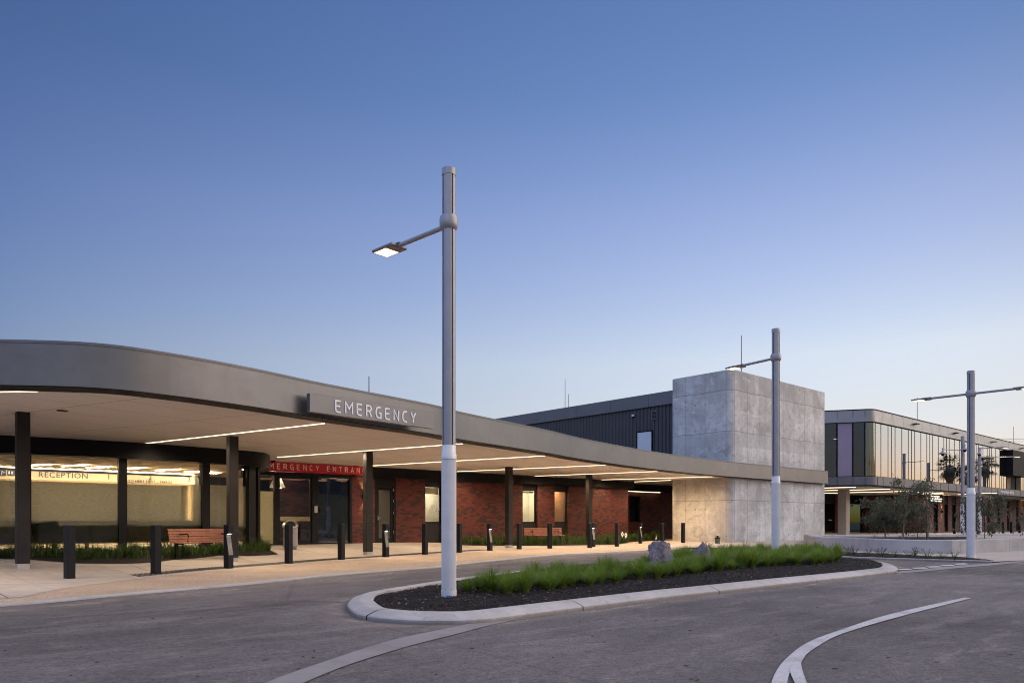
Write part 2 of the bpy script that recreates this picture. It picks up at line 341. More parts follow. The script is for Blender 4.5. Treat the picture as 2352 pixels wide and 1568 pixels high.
def mk_soffit():
    n = NT('soffit_panel'); v = n.obj(); x, y, z = n.sep(v)
    r = rad(20); a = n.m('MULTIPLY_ADD', x, math.cos(r), n.m('MULTIPLY', y, math.sin(r))); b = n.m('MULTIPLY_ADD', x, -math.sin(r), n.m('MULTIPLY', y, math.cos(r)))
    ja = n.m('LESS_THAN', n.m('ABSOLUTE', n.m('SUBTRACT', n.m('FRACT', n.m('DIVIDE', a, 2.4)), .5)), .0035)
    jb = n.m('LESS_THAN', n.m('ABSOLUTE', n.m('SUBTRACT', n.m('FRACT', n.m('DIVIDE', b, 1.2)), .5)), .006)
    c = n.mix((.64, .585, .55), (.70, .64, .61), n.noise(v, .7, 3)); c = n.mix(c, (.10, .085, .075), n.m('MAXIMUM', ja, jb))
    n.base(c, .6, 0, .3); return n.mat
def mk_glass(name, tint=(1, 1, 1), refl=1.0, gcol=(1, 1, 1), base=0.0, wav=0.0):
    n = NT(name); n.t.nodes.remove(n.b)
    lw = n.n('ShaderNodeLayerWeight'); lw.inputs[0].default_value = .5; fres = n.m('MULTIPLY_ADD', n.m('POWER', lw.outputs['Facing'], 5.0), .96, .04)
    tr = n.n('ShaderNodeBsdfTransparent'); n.set(tr.inputs[0], tint); g = n.n('ShaderNodeBsdfGlossy'); n.set(g.inputs[0], gcol); g.inputs['Roughness'].default_value = 0
    if wav:
        b = n.n('ShaderNodeBump'); b.inputs['Strength'].default_value = wav; b.inputs['Distance'].default_value = .02
        n.set(b.inputs['Height'], n.noise(n.obj(), 1.3, 2, .4)); n.t.links.new(b.outputs[0], g.inputs['Normal'])
    mx = n.n('ShaderNodeMixShader'); n.set(mx.inputs[0], n.m('MULTIPLY_ADD', fres, refl, base, clamp=True))
    n.t.links.new(tr.outputs[0], mx.inputs[1]); n.t.links.new(g.outputs[0], mx.inputs[2]); n.t.links.new(mx.outputs[0], n.out.inputs[0]); return n.mat
def mk_film():
    n = NT('patterned_window_film'); n.t.nodes.remove(n.b); v = n.obj(); x, y, z = n.sep(v)
    w = n.noise(n.scale(v, (1.2, 1.2, 2.4)), 1.3, 3, .5)
    lines = n.m('SINE', n.m('MULTIPLY', n.m('MULTIPLY_ADD', w, 1.9, z), 62.0))
    f = n.ramp(n.m('MULTIPLY_ADD', lines, .5, .5), [(.15, .385), (.85, .445)])
    tl = n.n('ShaderNodeBsdfTranslucent'); n.set(tl.inputs[0], (.98, .90, .74))
    rf = n.n('ShaderNodeBsdfRefraction'); rf.inputs['IOR'].default_value = 1.03; rf.inputs['Roughness'].default_value = .16; n.set(rf.inputs[0], (1.0, .90, .70))
    mx = n.n('ShaderNodeMixShader'); n.set(mx.inputs[0], f); n.t.links.new(rf.outputs[0], mx.inputs[1]); n.t.links.new(tl.outputs[0], mx.inputs[2])
    n.t.links.new(mx.outputs[0], n.out.inputs[0]); return n.mat
def mk_leaf(name, c1, c2, tl=.35):
    n = NT(name); oi = n.n('ShaderNodeObjectInfo').outputs['Random']; g = n.n('ShaderNodeNewGeometry').outputs['Random Per Island']
    rn = n.m('FRACT', n.m('ADD', n.m('MULTIPLY', g, .8), n.m('MULTIPLY', oi, .3))); c = n.mix(c1, c2, rn)
    if 'blade' in name: c = n.mix(c, (.30, .24, .10), n.m('MULTIPLY', n.m('GREATER_THAN', n.m('FRACT', n.m('MULTIPLY', g, 17.3)), .92), .8))
    n.t.nodes.remove(n.b); p = n.n('ShaderNodeBsdfPrincipled'); n.set(p.inputs['Base Color'], c); p.inputs['Roughness'].default_value = .45; p.inputs['Specular IOR Level'].default_value = .4
    t = n.n('ShaderNodeBsdfTranslucent'); n.set(t.inputs[0], c); mx = n.n('ShaderNodeMixShader'); mx.inputs[0].default_value = tl
    n.t.links.new(p.outputs[0], mx.inputs[1]); n.t.links.new(t.outputs[0], mx.inputs[2]); n.t.links.new(mx.outputs[0], n.out.inputs[0]); return n.mat
def mk_mulch():
    n = NT('bark_mulch'); v = n.obj(); o = n.voro(n.scale(v, (1, 2.2, 1)), 34)
    c = n.ramp(o[1], [(0.0, (.006, .005, .005)), (.6, (.016, .012, .011)), (.92, (.04, .027, .022)), (1.0, (.10, .07, .055))])
    n.base(c, .85, 0, .25); n.bump(n.m('ADD', o[0], n.noise(v, 14, 4)), 1.0, .03); return n.mat
def mk_rock():
    n = NT('rock'); v = n.obj()
    c = n.mix((.13, .095, .095), (.34, .27, .26), n.ramp(n.noise(v, 6, 8, .7), [(.35, 0.0), (.7, 1.0)]))
    c = n.mix(c, (.62, .56, .55), n.ramp(n.noise(v, 24, 6, .75, 1.2), [(.56, 0.0), (.66, 1.0)]))
    c = n.mix(c, (.14, .15, .20), n.m('MULTIPLY', n.ramp(n.noise(v, 3, 3), [(.5, 0.0), (.6, 1.0)]), .6))
    n.base(c, .8, 0, .3); n.bump(n.noise(v, 14, 8, .7), .9, .04); return n.mat
M = {}
M['asphalt'] = mk_asphalt()
M['fascia'] = mk_concrete('canopy_panel', (.115, .104, .100), .72, 'panel')
M['tower'] = mk_concrete('off_form_concrete', (.54, .52, .50), .66, 'form')
M['planter'] = mk_concrete('planter_concrete', (.42, .39, .375), .85)
M['kerb'] = mk_concrete('kerb_concrete', (.46, .42, .395), .80, 'kerb')
M['pave'] = mk_concrete('footpath_concrete', (.42, .36, .31), .86, 'pave')
M['agg'] = mk_agg()
M['brick'] = mk_brick()
M['brick_pale'] = mk_brick('brick_brown', (.17, .085, .075), (.115, .055, .05), (.07, .04, .038), morc=(.06, .045, .04))
M['soffit'] = mk_soffit()
M['black'] = plain('dark_metal', (.010, .0095, .012), .6, 0, .2, 3, spec=.1)
M['bollard'] = plain('bollard_coating', (.006, .0063, .009), .5, 0, .15, 3, spec=.22)
M['column'] = plain('column_steel', (.026, .022, .022), .5, 0, .15, 2, spec=.2)
M['beam'] = plain('beam_metal', (.009, .0085, .010), .5, 0, .2, 1.5, spec=.15)
M['alu'] = plain('pole_metal', (.33, .31, .32), .42, .3, .06, 4)
M['alu_pale'] = plain('pole_sleeve_metal', (.74, .69, .66), .5, .15, .06, 4)
M['alu_dark'] = plain('pole_slot', (.09, .09, .10), .5, .3, .1, 4)
M['lamp_house'] = plain('lamp_housing', (.20, .20, .215), .4, .3, .1, 5)
M['clad'] = plain('corrugated_cladding', (.052, .05, .055), .42, .2, .12, 1.2)
M['cladtop'] = plain('roof_edge_panel', (.135, .13, .135), .45, .2, .08, .8)
M['white'] = plain('white_panel', (.55, .56, .60), .5, 0, .05, 2)
M['frame'] = plain('window_frame', (.008, .008, .010), .45, 0, .15, 3, spec=.25)
M['glass'] = mk_glass('clear_glass', (.93, .95, .93), .9, (1, 1, 1), .015, .05)
M['film'] = mk_film()
M['mirror'] = mk_glass('reflective_glass', (.30, .31, .29), .8, (.90, .90, .89), .52, .012)
M['dglass'] = mk_glass('tinted_glass', (.35, .42, .45), .8, (.8, .9, 1), .03)
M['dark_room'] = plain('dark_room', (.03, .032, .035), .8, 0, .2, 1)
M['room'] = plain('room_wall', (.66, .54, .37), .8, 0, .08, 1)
M['roomfloor'] = plain('room_floor', (.36, .30, .22), .5, 0, .1, 1)
M['led'] = emit('led_strip', (1, .80, .50), 4.0)
M['lamp'] = emit('lamp_lens', (1, .74, .40), 3.2)
M['led_room'] = emit('room_light', (1, .80, .52), 360)
M['led_bulk'] = emit('bulkhead_light', (1, .86, .64), 11)
M['led_win'] = emit('window_room_light', (1, .90, .72), 48)
M['mulch'] = mk_mulch()
M['rock'] = mk_rock()
M['grass'] = mk_leaf('tussock_blade', (.08, .15, .017), (.25, .37, .048), .45)
M['grass_dark'] = mk_leaf('verge_blade', (.03, .065, .014), (.07, .12, .025), .35)
M['leaf'] = mk_leaf('gum_leaf', (.05, .062, .03), (.15, .145, .085), .35)
M['bark'] = plain('tree_bark', (.20, .15, .12), .8, 0, .25, 12)
M['palm'] = mk_leaf('palm_leaf', (.02, .03, .012), (.04, .055, .02), .1)
M['timber'] = plain('bench_timber', (.30, .115, .065), .5, 0, .22, 7)
def mk_line():
    n = NT('line_paint'); v = n.obj(); c = n.mix((.50, .48, .48), (.62, .60, .60), n.noise(v, 9, 4))
    c = n.mix(c, (.20, .175, .175), n.ramp(n.noise(v, 60, 6, .8), [(.50, 0.0), (.66, .85)])); c = n.mix(c, (.26, .23, .225), n.m('MULTIPLY', n.ramp(n.noise(v, 2.2, 6, .7), [(.45, 0.0), (.7, 1.0)]), .55))
    n.base(c, .75, 0, .3); n.bump(n.noise(v, 60, 4), .4, .006); return n.mat
M['line'] = mk_line()
M['steel'] = plain('stainless_steel', (.50, .48, .46), .3, .8, .08, 6)
M['sign_face'] = plain('sign_panel', (.155, .15, .155), .4, .4, .04, 1)
M['letter'] = plain('sign_letter', (.82, .82, .84), .5, 0, .03, 3)
M['letter_w'] = plain('white_letter', (.80, .78, .76), .5, 0, .03, 3)
M['room_pale'] = plain('pale_room_wall', (.62, .57, .46), .8, 0, .06, 1)
M['red'] = plain('red_sign', (.55, .012, .035), .35, 0, .06, 2)
M['navy'] = plain('navy_print', (.03, .04, .075), .5, 0, .1, 3)
M['seat'] = plain('seat_vinyl', (.012, .035, .032), .5, 0, .2, 3)
M['chrome'] = plain('chrome', (.7, .7, .68), .15, 1, .03, 3)
M['lavender'] = plain('lavender_blind', (.30, .235, .31), .8, 0, .06, 1)
M['curtain'] = plain('timber_door', (.33, .15, .06), .6, 0, .15, 3)
M['soil'] = plain('sandy_ground', (.16, .14, .09), .9, 0, .3, .4)
M['panel'] = plain('infill_panel', (.022, .022, .025), .5, 0, .15, 2, spec=.2)
M['lit'] = emit('lit_letter', (1, .93, .78), 1.6)
M['exit'] = plain('exit_green', (.0, .20, .10), .5)
M['lawn'] = plain('lawn_grass', (.05, .075, .02), .8, 0, .3, 3)
M['glass_ent'] = mk_glass('entrance_glass', (.55, .60, .60), 1.0, (.9, .95, 1), .06, .12)
M['cladtop_b'] = plain('parapet_metal', (.21, .195, .185), .38, .35, .08, .6)
M['dglass2'] = mk_glass('curved_glass', (.4, .45, .42), .8, (.70, .82, .76), .10, .02)
M['stud'] = plain('tactile_stud', (.035, .025, .018), .45, .3, .1, 9)

# ------------------------------------------------------------------ levels and outlines
IPX = [(0,1374),(106,1356),(191,1343),(402,1319.6),(525,1308),(663,1297),(784,1287),(886,1280.5),(976,1274),(1055,1269),(1125,1264.5),(1192,1261),(1262,1258.5),(1355,1256),(1470,1250.5),(1569,1247.5)]
EPX = [(0,1393),(253,1370),(588,1340.5),(773,1321),(1007,1303),(1062,1296),(1260,1276),(1392,1269),(1487,1263.5)]
IL = [at(*p) for p in IPX]; IL = [Vector((-12, 7.0, 0)), Vector((-9, 9.0, 0))]+IL+[Vector((10.6, 38.6, 0))]
ILb = sorted((p.dot(BV), p.dot(AV)) for p in IL)
def sm(t): t = max(0, min(1, t)); return t*t*(3-2*t)
def gz(x, y):
    p = Vector((x, y, 0)); b = p.dot(BV); a = p.dot(AV)
    if b <= ILb[0][0]: a0 = ILb[0][1]
    elif b >= ILb[-1][0]: a0 = ILb[-1][1]
    else:
        for (b0, q0), (b1, q1) in zip(ILb, ILb[1:]):
            if b0 <= b <= b1: a0 = q0+(q1-q0)*(b-b0)/max(b1-b0, 1e-6); break
    return .19*sm((a-a0-.6)/5.5)*(1-sm((b-17)/6))
FASC = [(-18.5,18.5),(-17.3,15.3),(-15,13.1),(-12,12.05),(-10,11.78),(-8.28,11.85),(-6.86,12.1),(-5.94,12.9),(-4.94,14.14),(-4.01,15.63),(-1.99,18.31),(-1.34,19.78),(1.06,23.5),(2.64,26.24),(5.4,30.2),(8.0,33.35),(10.0,35.45),(12.0,37.3),(15.5,40.4),(18.6,43.15)]
FASC[7] = (-5.94, 12.85); FASC[10] = (-2.05, 18.4)
FC = catmull([(x, y, 0) for x, y in FASC], 6)
GLS = [(-19.5,20.8),(-17,19.6),(-15.2,19.0),(-13.27,19.0),(-12.7,19.3),(-10.8,20.6),(-8.82,22.7),(-8.30,23.55),(-8.44,24.6),(-9.1,26.0)]
TC = pd(1679.6, 36.8)                                     # sharp corner of the concrete tower
W0 = Vector((-5.7, 30, 0)); RWB = toloc                    # brick wall line
def wx(px, yy=0): O = W0+AV*yy; return hit(O, BV, px)

# ------------------------------------------------------------------ setting
g = MB(); g.add([(-400,-300,-.03),(500,-300,-.03),(500,700,-.03),(-400,700,-.03)], [(0,1,2,3)]); struct(g.build('ground', M['soil']))
g = MB(); ngon(g, [(-60,-40),(90,-40),(90,60),(34,44),(20,36),(14,37),(8,45),(-30,45),(-60,30)], 0); struct(g.build('road', M['asphalt']))
# paved apron in front of the emergency wing
EL = catmull([Vector((-12, 4.2, 0)), Vector((-9, 7.2, 0))]+[at(*p) for p in EPX]+[at(1545,1259.8), at(1603,1257.5)], 4)
ILs = catmull(IL, 4)
def resample(P, n):
    L = [0]
    for a, b in zip(P, P[1:]): L.append(L[-1]+(b-a).length)
    out = []; j = 0
    for k in range(n):
        s_ = L[-1]*k/(n-1)
        while j < len(L)-2 and L[j+1] < s_: j += 1
        t = (s_-L[j])/max(L[j+1]-L[j], 1e-9); out.append(P[j].lerp(P[j+1], min(t, 1)))
    return out
e60 = resample(EL, 60); i60 = resample(ILs, 60)
ein = offset(e60, .27)
g = MB(); loft(g, [[p+Vector((0,0,-.02)) for p in e60], [p+Vector((0,0,.016)) for p in e60], [p+Vector((0,0,.018)) for p in ein]]); struct(g.build('path_edge_strip', M['planter']))
g = MB(); loft(g, [[p+Vector((0,0,.012)) for p in ein], [p+Vector((0,0,.013)) for p in i60]]); struct(g.build('aggregate_path', M['agg']))
g = MB(); rows = []
for d in [-.25, .0, .3, .6, 1, 1.5, 2, 2.5, 3, 3.5, 4, 4.5, 5, 5.5, 6, 6.6, 8, 11, 15]:
    rows.append([Vector(((p+AV*d).x, (p+AV*d).y, gz((p+AV*d).x, (p+AV*d).y)+.017)) for p in i60])
loft(g, rows); struct(g.build('footpath', M['pave']))
# footpath towards the right, in front of the tower and planters
g = MB(); ngon(g, [at(1487,1263.8), at(1549,1262), at(1597,1263), at(1700,1267), at(1931,1279), at(2278,1291.3), at(2352,1288), at(2500,1279), Vector((60,30,0)), Vector((75,75,0)), Vector((30,75,0)), Vector((9.2,45,0)), Vector((6,41,0)), Vector((8,36.2,0)), Vector((6.2,31.5,0))], .024)
struct(g.build('footpath', M['pave']))
g = MB(); kb = [at(1549,1263.5), at(1597,1265), at(1700,1269), at(1931,1281), at(2100,1287), at(2278,1292.5)]
kb = catmull(kb, 4); kin = offset(kb, .16)
loft(g, [[p+Vector((0,0,-.02)) for p in kb], [p+Vector((0,0,.05)) for p in kb], [p+Vector((0,0,.055)) for p in kin], [p+Vector((0,0,.0)) for p in kin]]); struct(g.build('kerb', M['kerb'], smooth=False))
# flush concrete strips across the road
M['strip'] = mk_concrete('strip_concrete', (.27, .245, .235), .8)
def strip(l, r, name='concrete_strip', z=.008, mat='strip'):
    A_ = resample(catmull([at(*p) for p in l], 5), 24); B_ = resample(catmull([at(*p) for p in r], 5), 24)
    g = MB()
    for k in range(0, 23):
        gap = .01 if k % 6 == 0 else 0
        a0, b0, a1, b1 = A_[k], B_[k], A_[k+1], B_[k+1]
        if gap: a0 = a0.lerp(a1, .03); b0 = b0.lerp(b1, .03)
        g.add([p+Vector((0,0,z)) for p in (a0, b0, b1, a1)], [(0,1,2,3)])
    return struct(g.build(name, M[mat]))
strip([(430,1650),(612,1568),(746,1520),(900,1470.7),(1020,1445),(1074.6,1433.5),(1120,1424)], [(540,1640),(700,1568),(811,1523.7),(951.6,1481),(1055,1455),(1110,1440),(1190,1422)])
strip([(2045,1314),(2120,1307),(2200,1299),(2278,1293),(2352,1286),(2450,1277)], [(2062,1317),(2130,1311.5),(2210,1303.5),(2290,1297),(2360,1289.5),(2460,1280)])
# wind-blown dust lying along the edges
def mk_dust():
    n = NT('road_dust'); v = n.obj(); n.base((.40, .33, .28), .9, 0, .2)
    tr = n.n('ShaderNodeBsdfTransparent'); mx = n.n('ShaderNodeMixShader'); a = n.n('ShaderNodeAttribute', attribute_name='fade')
    f = n.m('MULTIPLY', a.outputs['Fac'], n.ramp(n.noise(v, 2.2, 7, .7, .6), [(.36, 0.0), (.66, .85)]))
    n.set(mx.inputs[0], f); n.t.links.new(tr.outputs[0], mx.inputs[1]); n.t.links.new(n.b.outputs[0], mx.inputs[2]); n.t.links.new(mx.outputs[0], n.out.inputs[0]); return n.mat
M['dust'] = mk_dust()
def dust(P, offs, fade, closed=False):
    g = MB(); Q = P+[P[0]] if closed else P; rows_ = []
    for o_ in offs: q = offset(P, o_, closed); rows_.append([Vector((p.x, p.y, .0045)) for p in (q+[q[0]] if closed else q)])
    loft(g, rows_); o = struct(g.build('road_dust', M['dust'])); at_ = o.data.attributes.new('fade', 'FLOAT', 'POINT'); m_ = len(rows_[0])
    at_.data.foreach_set('value', [fade[i//m_] for i in range(m_*len(rows_))])
dust(e60, (-.10, -.35, -.55, -.8, -1.3), (0, .45, 1, .35, 0))
# painted lines
def zz(p, z=.010): q = at(*p); q.z = z; return q
def r7(x, y): return (1493+.3652*x, 1205.8+.3652*y)
g = MB()
ll = resample(catmull([zz(r7(*p)) for p in [(1980,457),(1520,560),(1190,665),(985,745),(850,850),(790,930),(765,992),(750,1060)]], 6), 40)
lr = resample(catmull([zz(r7(*p)) for p in [(2020,462),(1600,570),(1220,682),(1040,775),(960,840),(900,900),(872,950),(855,1060)]], 6), 40)
loft(g, [ll, lr])
l2 = resample(catmull([zz(r7(*p), .014) for p in [(965,835),(905,872),(880,915),(890,955),(915,1010),(940,1060)]], 6), 20)
l3 = resample(catmull([zz(r7(*p), .014) for p in [(975,832),(952,870),(955,905),(968,950),(990,1010),(1015,1060)]], 6), 20)
loft(g, [l2, l3]); struct(g.build('road_marking', M['line']))
g = MB()
for x0, x1, y in ((1545,1655,278),(1640,1752,270),(1733,1842,262),(1823,1922,253.5),(1905,2004,244)):
    g.add([zz(r7(x0, y-1.5)), zz(r7(x0+25, y+5.5)), zz(r7(x1, y+2.5)), zz(r7(x1-25, y-4.5))], [(0,1,2,3)])
struct(g.build('give_way_marking', M['line']))
# tactile studs
g = MB(); tl = resample(ILs, 400); 
for k in range(400):
    px = CX+F*tl[k].x/tl[k].y
    if 325 < px < 1135 and k % 1 == 0:
        for j in range(11):
            p = tl[k]+AV*(.24+j*.062); z = gz(p.x, p.y)+.021; r = .021
            g.add([(p.x-r,p.y-r,z),(p.x+r,p.y-r,z),(p.x+r,p.y+r,z),(p.x-r,p.y+r,z),(p.x-r*.6,p.y-r*.6,z+.009),(p.x+r*.6,p.y-r*.6,z+.006),(p.x+r*.6,p.y+r*.6,z+.006),(p.x-r*.6,p.y+r*.6,z+.006)], [(4,5,6,7),(0,1,5,4),(1,2,6,5),(2,3,7,6),(3,0,4,7)])
tag(g.build('tactile_studs', M['stud']), 'band of small bronze tactile studs behind the bollards', 'tactile paving', kind='stuff')

# ------------------------------------------------------------------ kerbed island
ISL = [(798,1399),(812,1414),(835,1423),(917,1432),(1037,1434.5),(1122,1430),(1184,1422),(1290,1408),(1396,1394),(1550,1374.5),(1622.6,1366.5),(1807,1345),(1936.7,1331),(2020,1321),(2059,1314),(2056,1304),(2020,1296),(1960,1290),(1870,1285),(1750,1284),(1600,1288),(1450,1297),(1250,1313),(1059,1336),(1010,1343),(897,1361.5),(825,1375),(802,1388)]
isl = [at(*p) for p in ISL]
isl = catmull(isl+[isl[0]], 4)[:-1]; isl = resample(isl+[isl[0]], 170)[:-1]
if sum(a.x*b.y-b.x*a.y for a, b in zip(isl, isl[1:]+isl[:1])) < 0: isl.reverse()
prof = [(0, -.03), (.0, .045), (.02, .06), (.13, .098), (.16, .105), (.30, .108), (.32, .10), (.32, .03)]
rings = [[Vector((q.x, q.y, z)) for q in offset(isl, d, True)] for d, z in prof]
g = MB(); n = len(isl)
for k in range(n):
    joint = k % 14 == 5; k2 = (k+1) % n
    a = [r[k] for r in rings]; b = [r[k2] for r in rings]
    if joint: a = [p.lerp(q, .10) for p, q in zip(a, b)]
    g.add(a+b, [(i, i+8, i+9, i+1) for i in range(7)]+([(0,1,2,3,4,5,6,7)] if joint else []))
struct(g.build('island_kerb', M['kerb']))
inn = offset(isl, .31, True)
dust(isl, (-.01, -.06, -.14, -.30, -.55), (.0, .35, .9, .35, 0), True)
def patch(name, poly, z0, step, amp, mat, hump=None):
    xs = [p[0] for p in poly]; ys = [p[1] for p in poly]; g = MB(); idx = {}
    x0, y0 = min(xs), min(ys); nx = int((max(xs)-x0)/step)+2; ny = int((max(ys)-y0)/step)+2
    def V(i, j):
        if (i, j) not in idx:
            x, y = x0+i*step, y0+j*step; z = z0(x, y)+amp*noise.fractal(Vector((x*2.2, y*2.2, 0)), 1, 2, 3)+amp*.5*noise.noise(Vector((x*9, y*9, 3)))
            idx[(i, j)] = len(g.v); g.v.append((x, y, z))
        return idx[(i, j)]
    for i in range(nx):
        for j in range(ny):
            if inside((x0+(i+.5)*step, y0+(j+.5)*step), poly): g.f.append((V(i, j), V(i+1, j), V(i+1, j+1), V(i, j+1))); g.m.append(0)
    return g.build(name, mat, smooth=True)
def hz_(x, y): return .075+.055*sm((y-11)/7)
struct(patch('island_soil', inn, hz_, .06, .018, M['mulch']))
def chips(name, poly, zf, n, label, far=99):
    g = MB(); xs = [p[0] for p in poly]; ys = [p[1] for p in poly]; k = 0
    while k < n:
        x, y = R.uniform(min(xs), max(xs)), R.uniform(min(ys), max(ys))
        if R.random() > (8.5/max(y, 8.5))**1.6 or not inside((x, y), poly): continue
        l, w = R.uniform(.015, .065), R.uniform(.004, .013); g.mi = 0 if R.random() < .80 else (1 if R.random() < .8 else 2)
        Mx = Matrix.Translation((x, y, zf(x, y)+.012)) @ Matrix.Rotation(R.uniform(0, 6.3), 4, 'Z') @ Matrix.Rotation(R.uniform(-.5, .5), 4, 'Y') @ Matrix.Rotation(R.uniform(-.6, .6), 4, 'X')
        g.obox(Mx, l, w, .003); k += 1
    return tag(g.build(name, [M['chip1'], M['chip2'], M['chip3']]), label, 'mulch', kind='stuff')
M['chip1'] = plain('bark_chip_dark', (.022, .016, .014), .8, 0, .4, 20)
M['chip2'] = plain('bark_chip_brown', (.10, .06, .042), .8, 0, .4, 20)
M['chip3'] = plain('dry_leaf', (.26, .19, .14), .8, 0, .3, 20)
chips('bark_mulch', offset(isl, .36, True), hz_, 9000, 'dark bark mulch chips covering the kerbed island')

# ------------------------------------------------------------------ emergency wing
EW = empty('emergency_building', (0,0,0), TH, 'low emergency wing with a long curved concrete canopy, red brick and lit glass', 'building')
def LB(g, name, mat, smooth=False, par=None):           # build geometry given in world coordinates under the wing
    g.v = [tuple(toloc(p)) for p in g.v]
    return g.build(name, mat, par or EW, smooth)
fi = offset(FC, .42)
g = MB(); top_in = offset(FC, .12)
def ring(P, z): return [Vector((p.x, p.y, z)) for p in P]
loft(g, [ring(FC, 3.30), ring(FC, 4.015), ring(top_in, 4.02), ring(top_in, 3.9)])
fa = LB(g, 'fascia', M['fascia'], True)
g = MB(); loft(g, [ring(offset(FC, -.012), 3.99), ring(offset(FC, -.012), 4.035), ring(offset(FC, .14), 4.04)]); LB(g, 'roof_capping', M['cladtop'])
g = MB(); loft(g, [ring(offset(FC, .012), 3.30), ring(offset(FC, .012), 3.285), ring(fi, 3.27), ring(fi, 3.33)]); LB(g, 'fascia_underside', M['beam'])
e0, e1 = FC[-1], fi[-1]
g = MB(); g.add([Vector((e0.x,e0.y,3.3)), Vector((e1.x,e1.y,3.3)), Vector((e1.x,e1.y,4.02)), Vector((e0.x,e0.y,4.02))], [(0,1,2,3)]); LB(g, 'fascia_end', M['fascia'])
back = [Vector((9.5+8, 42+8, 0)), Vector((2.0, 47.5, 0)), Vector((-18, 36, 0)), Vector((-28, 26, 0))]
cut = [p for p in fi]
g = MB(); ngon(g, cut+back, 3.3); LB(g, 'soffit', M['soffit'])
g = MB(); ngon(g, top_in+back, 3.96); LB(g, 'roof', M['cladtop'])
# led strips in the soffit
LEDW = 105.0
def spot(p, e, parent, tw=(1, .80, .57)):
    l = bpy.data.lights.new('led_light', 'SPOT'); l.energy = e/EX; l.color = tw; l.spot_size = rad(168); l.spot_blend = 1; l.shadow_soft_size = .15
    lo = bpy.data.objects.new('led_light', l); COL.objects.link(lo); lo.location = (p.x, p.y, (p.z or 0) if p.z > 1 else 3.24)
def leds(a, b, z=3.3):
    p, q = (pd(a[0], F*(z-H0)/(HZ-a[1])), pd(b[0], F*(z-H0)/(HZ-b[1])))
    d = (q-p).normalized(); nrm = Vector((-d.y, d.x, 0))*.012; g = MB()
    zt, zb = z+.01, z-.012
    vs = [p+nrm, p-nrm, q-nrm, q+nrm]; g.add([Vector((v.x,v.y,zb)) for v in vs]+[Vector((v.x,v.y,zt)) for v in vs], [(0,1,2,3),(0,1,5,4),(1,2,6,5),(2,3,7,6),(3,0,4,7)])
    d_ = (q-p).length; n_ = max(1, int(round(d_/1.7)))
    o = LB(g, 'led_strip', M['led'])
    for k in range(n_): c_ = p.lerp(q, (k+.5)/n_); far_ = c_.y > 31; spot(c_+Vector((0, 0, -.03)), LEDW*d_/n_*(1.5 if far_ else 1), EW, (1, .70, .40) if far_ else (1, .80, .57))
    return o
for a, b in [((-260,903),(85,898)),((330,1018),(745,971.5)),((637.6,1049.3),(1062.3,1018.2)),((855.5,1068.7),(1251,1046)),((1049.5,1082.3),(1395,1067)),((1226,1092.7),(1516.5,1081.5)),((1377,1101.3),(1640.8,1093.7)),((1453.5,1105.9),(1541,1102))]: leds(a, b)
for k0, k1, d in ((75, 80, .5), (81, 86, .5), (88, 92, .5)):      # strips that follow the canopy edge
    P = offset(FC, d); g = MB(); p, q = P[k0], P[k1]; leds((CX+F*p.x/p.y, HZ-F*2.2/p.y), (CX+F*q.x/q.y, HZ-F*2.2/q.y))
# small ceiling fittings
for px, py, nm in ((143,942,'speaker_disc'),(313,1019,'ceiling_camera'),(627,1057,'ceiling_camera')):
    p = pd(px, F*2.2/(HZ-py)); g = MB(); g.lathe([(0,3.30),(.09,3.30),(.09,3.27),(.06,3.24),(.0,3.22)] if 'camera' in nm else [(0,3.296),(.1,3.296),(.1,3.285),(0,3.28)], 14, (p.x,p.y,0)); LB(g, nm, M['beam'], True)
# columns
def col_pt(px, ytop): Y = F*2.2/(HZ-ytop); return pd(px, Y)
for px, yt, ba in ((52,947,1),(534,1002,0),(845,1036,0),(1169,1072,0),(1353,1090,0)):
    p = col_pt(px, yt); q = toloc(p); z0 = gz(p.x, p.y); g = MB(); w = .118
    g.bbox(q.x-w, q.x+w, q.y-w, q.y+w, z0+.12, 3.3, .012); c = g.build('column', M['column'], EW)
    g = MB(); g.box(q.x-w+.01, q.x+w-.01, q.y-w+.01, q.y+w-.01, z0-.02, z0+.12); g.build('plinth', M['planter'], c)
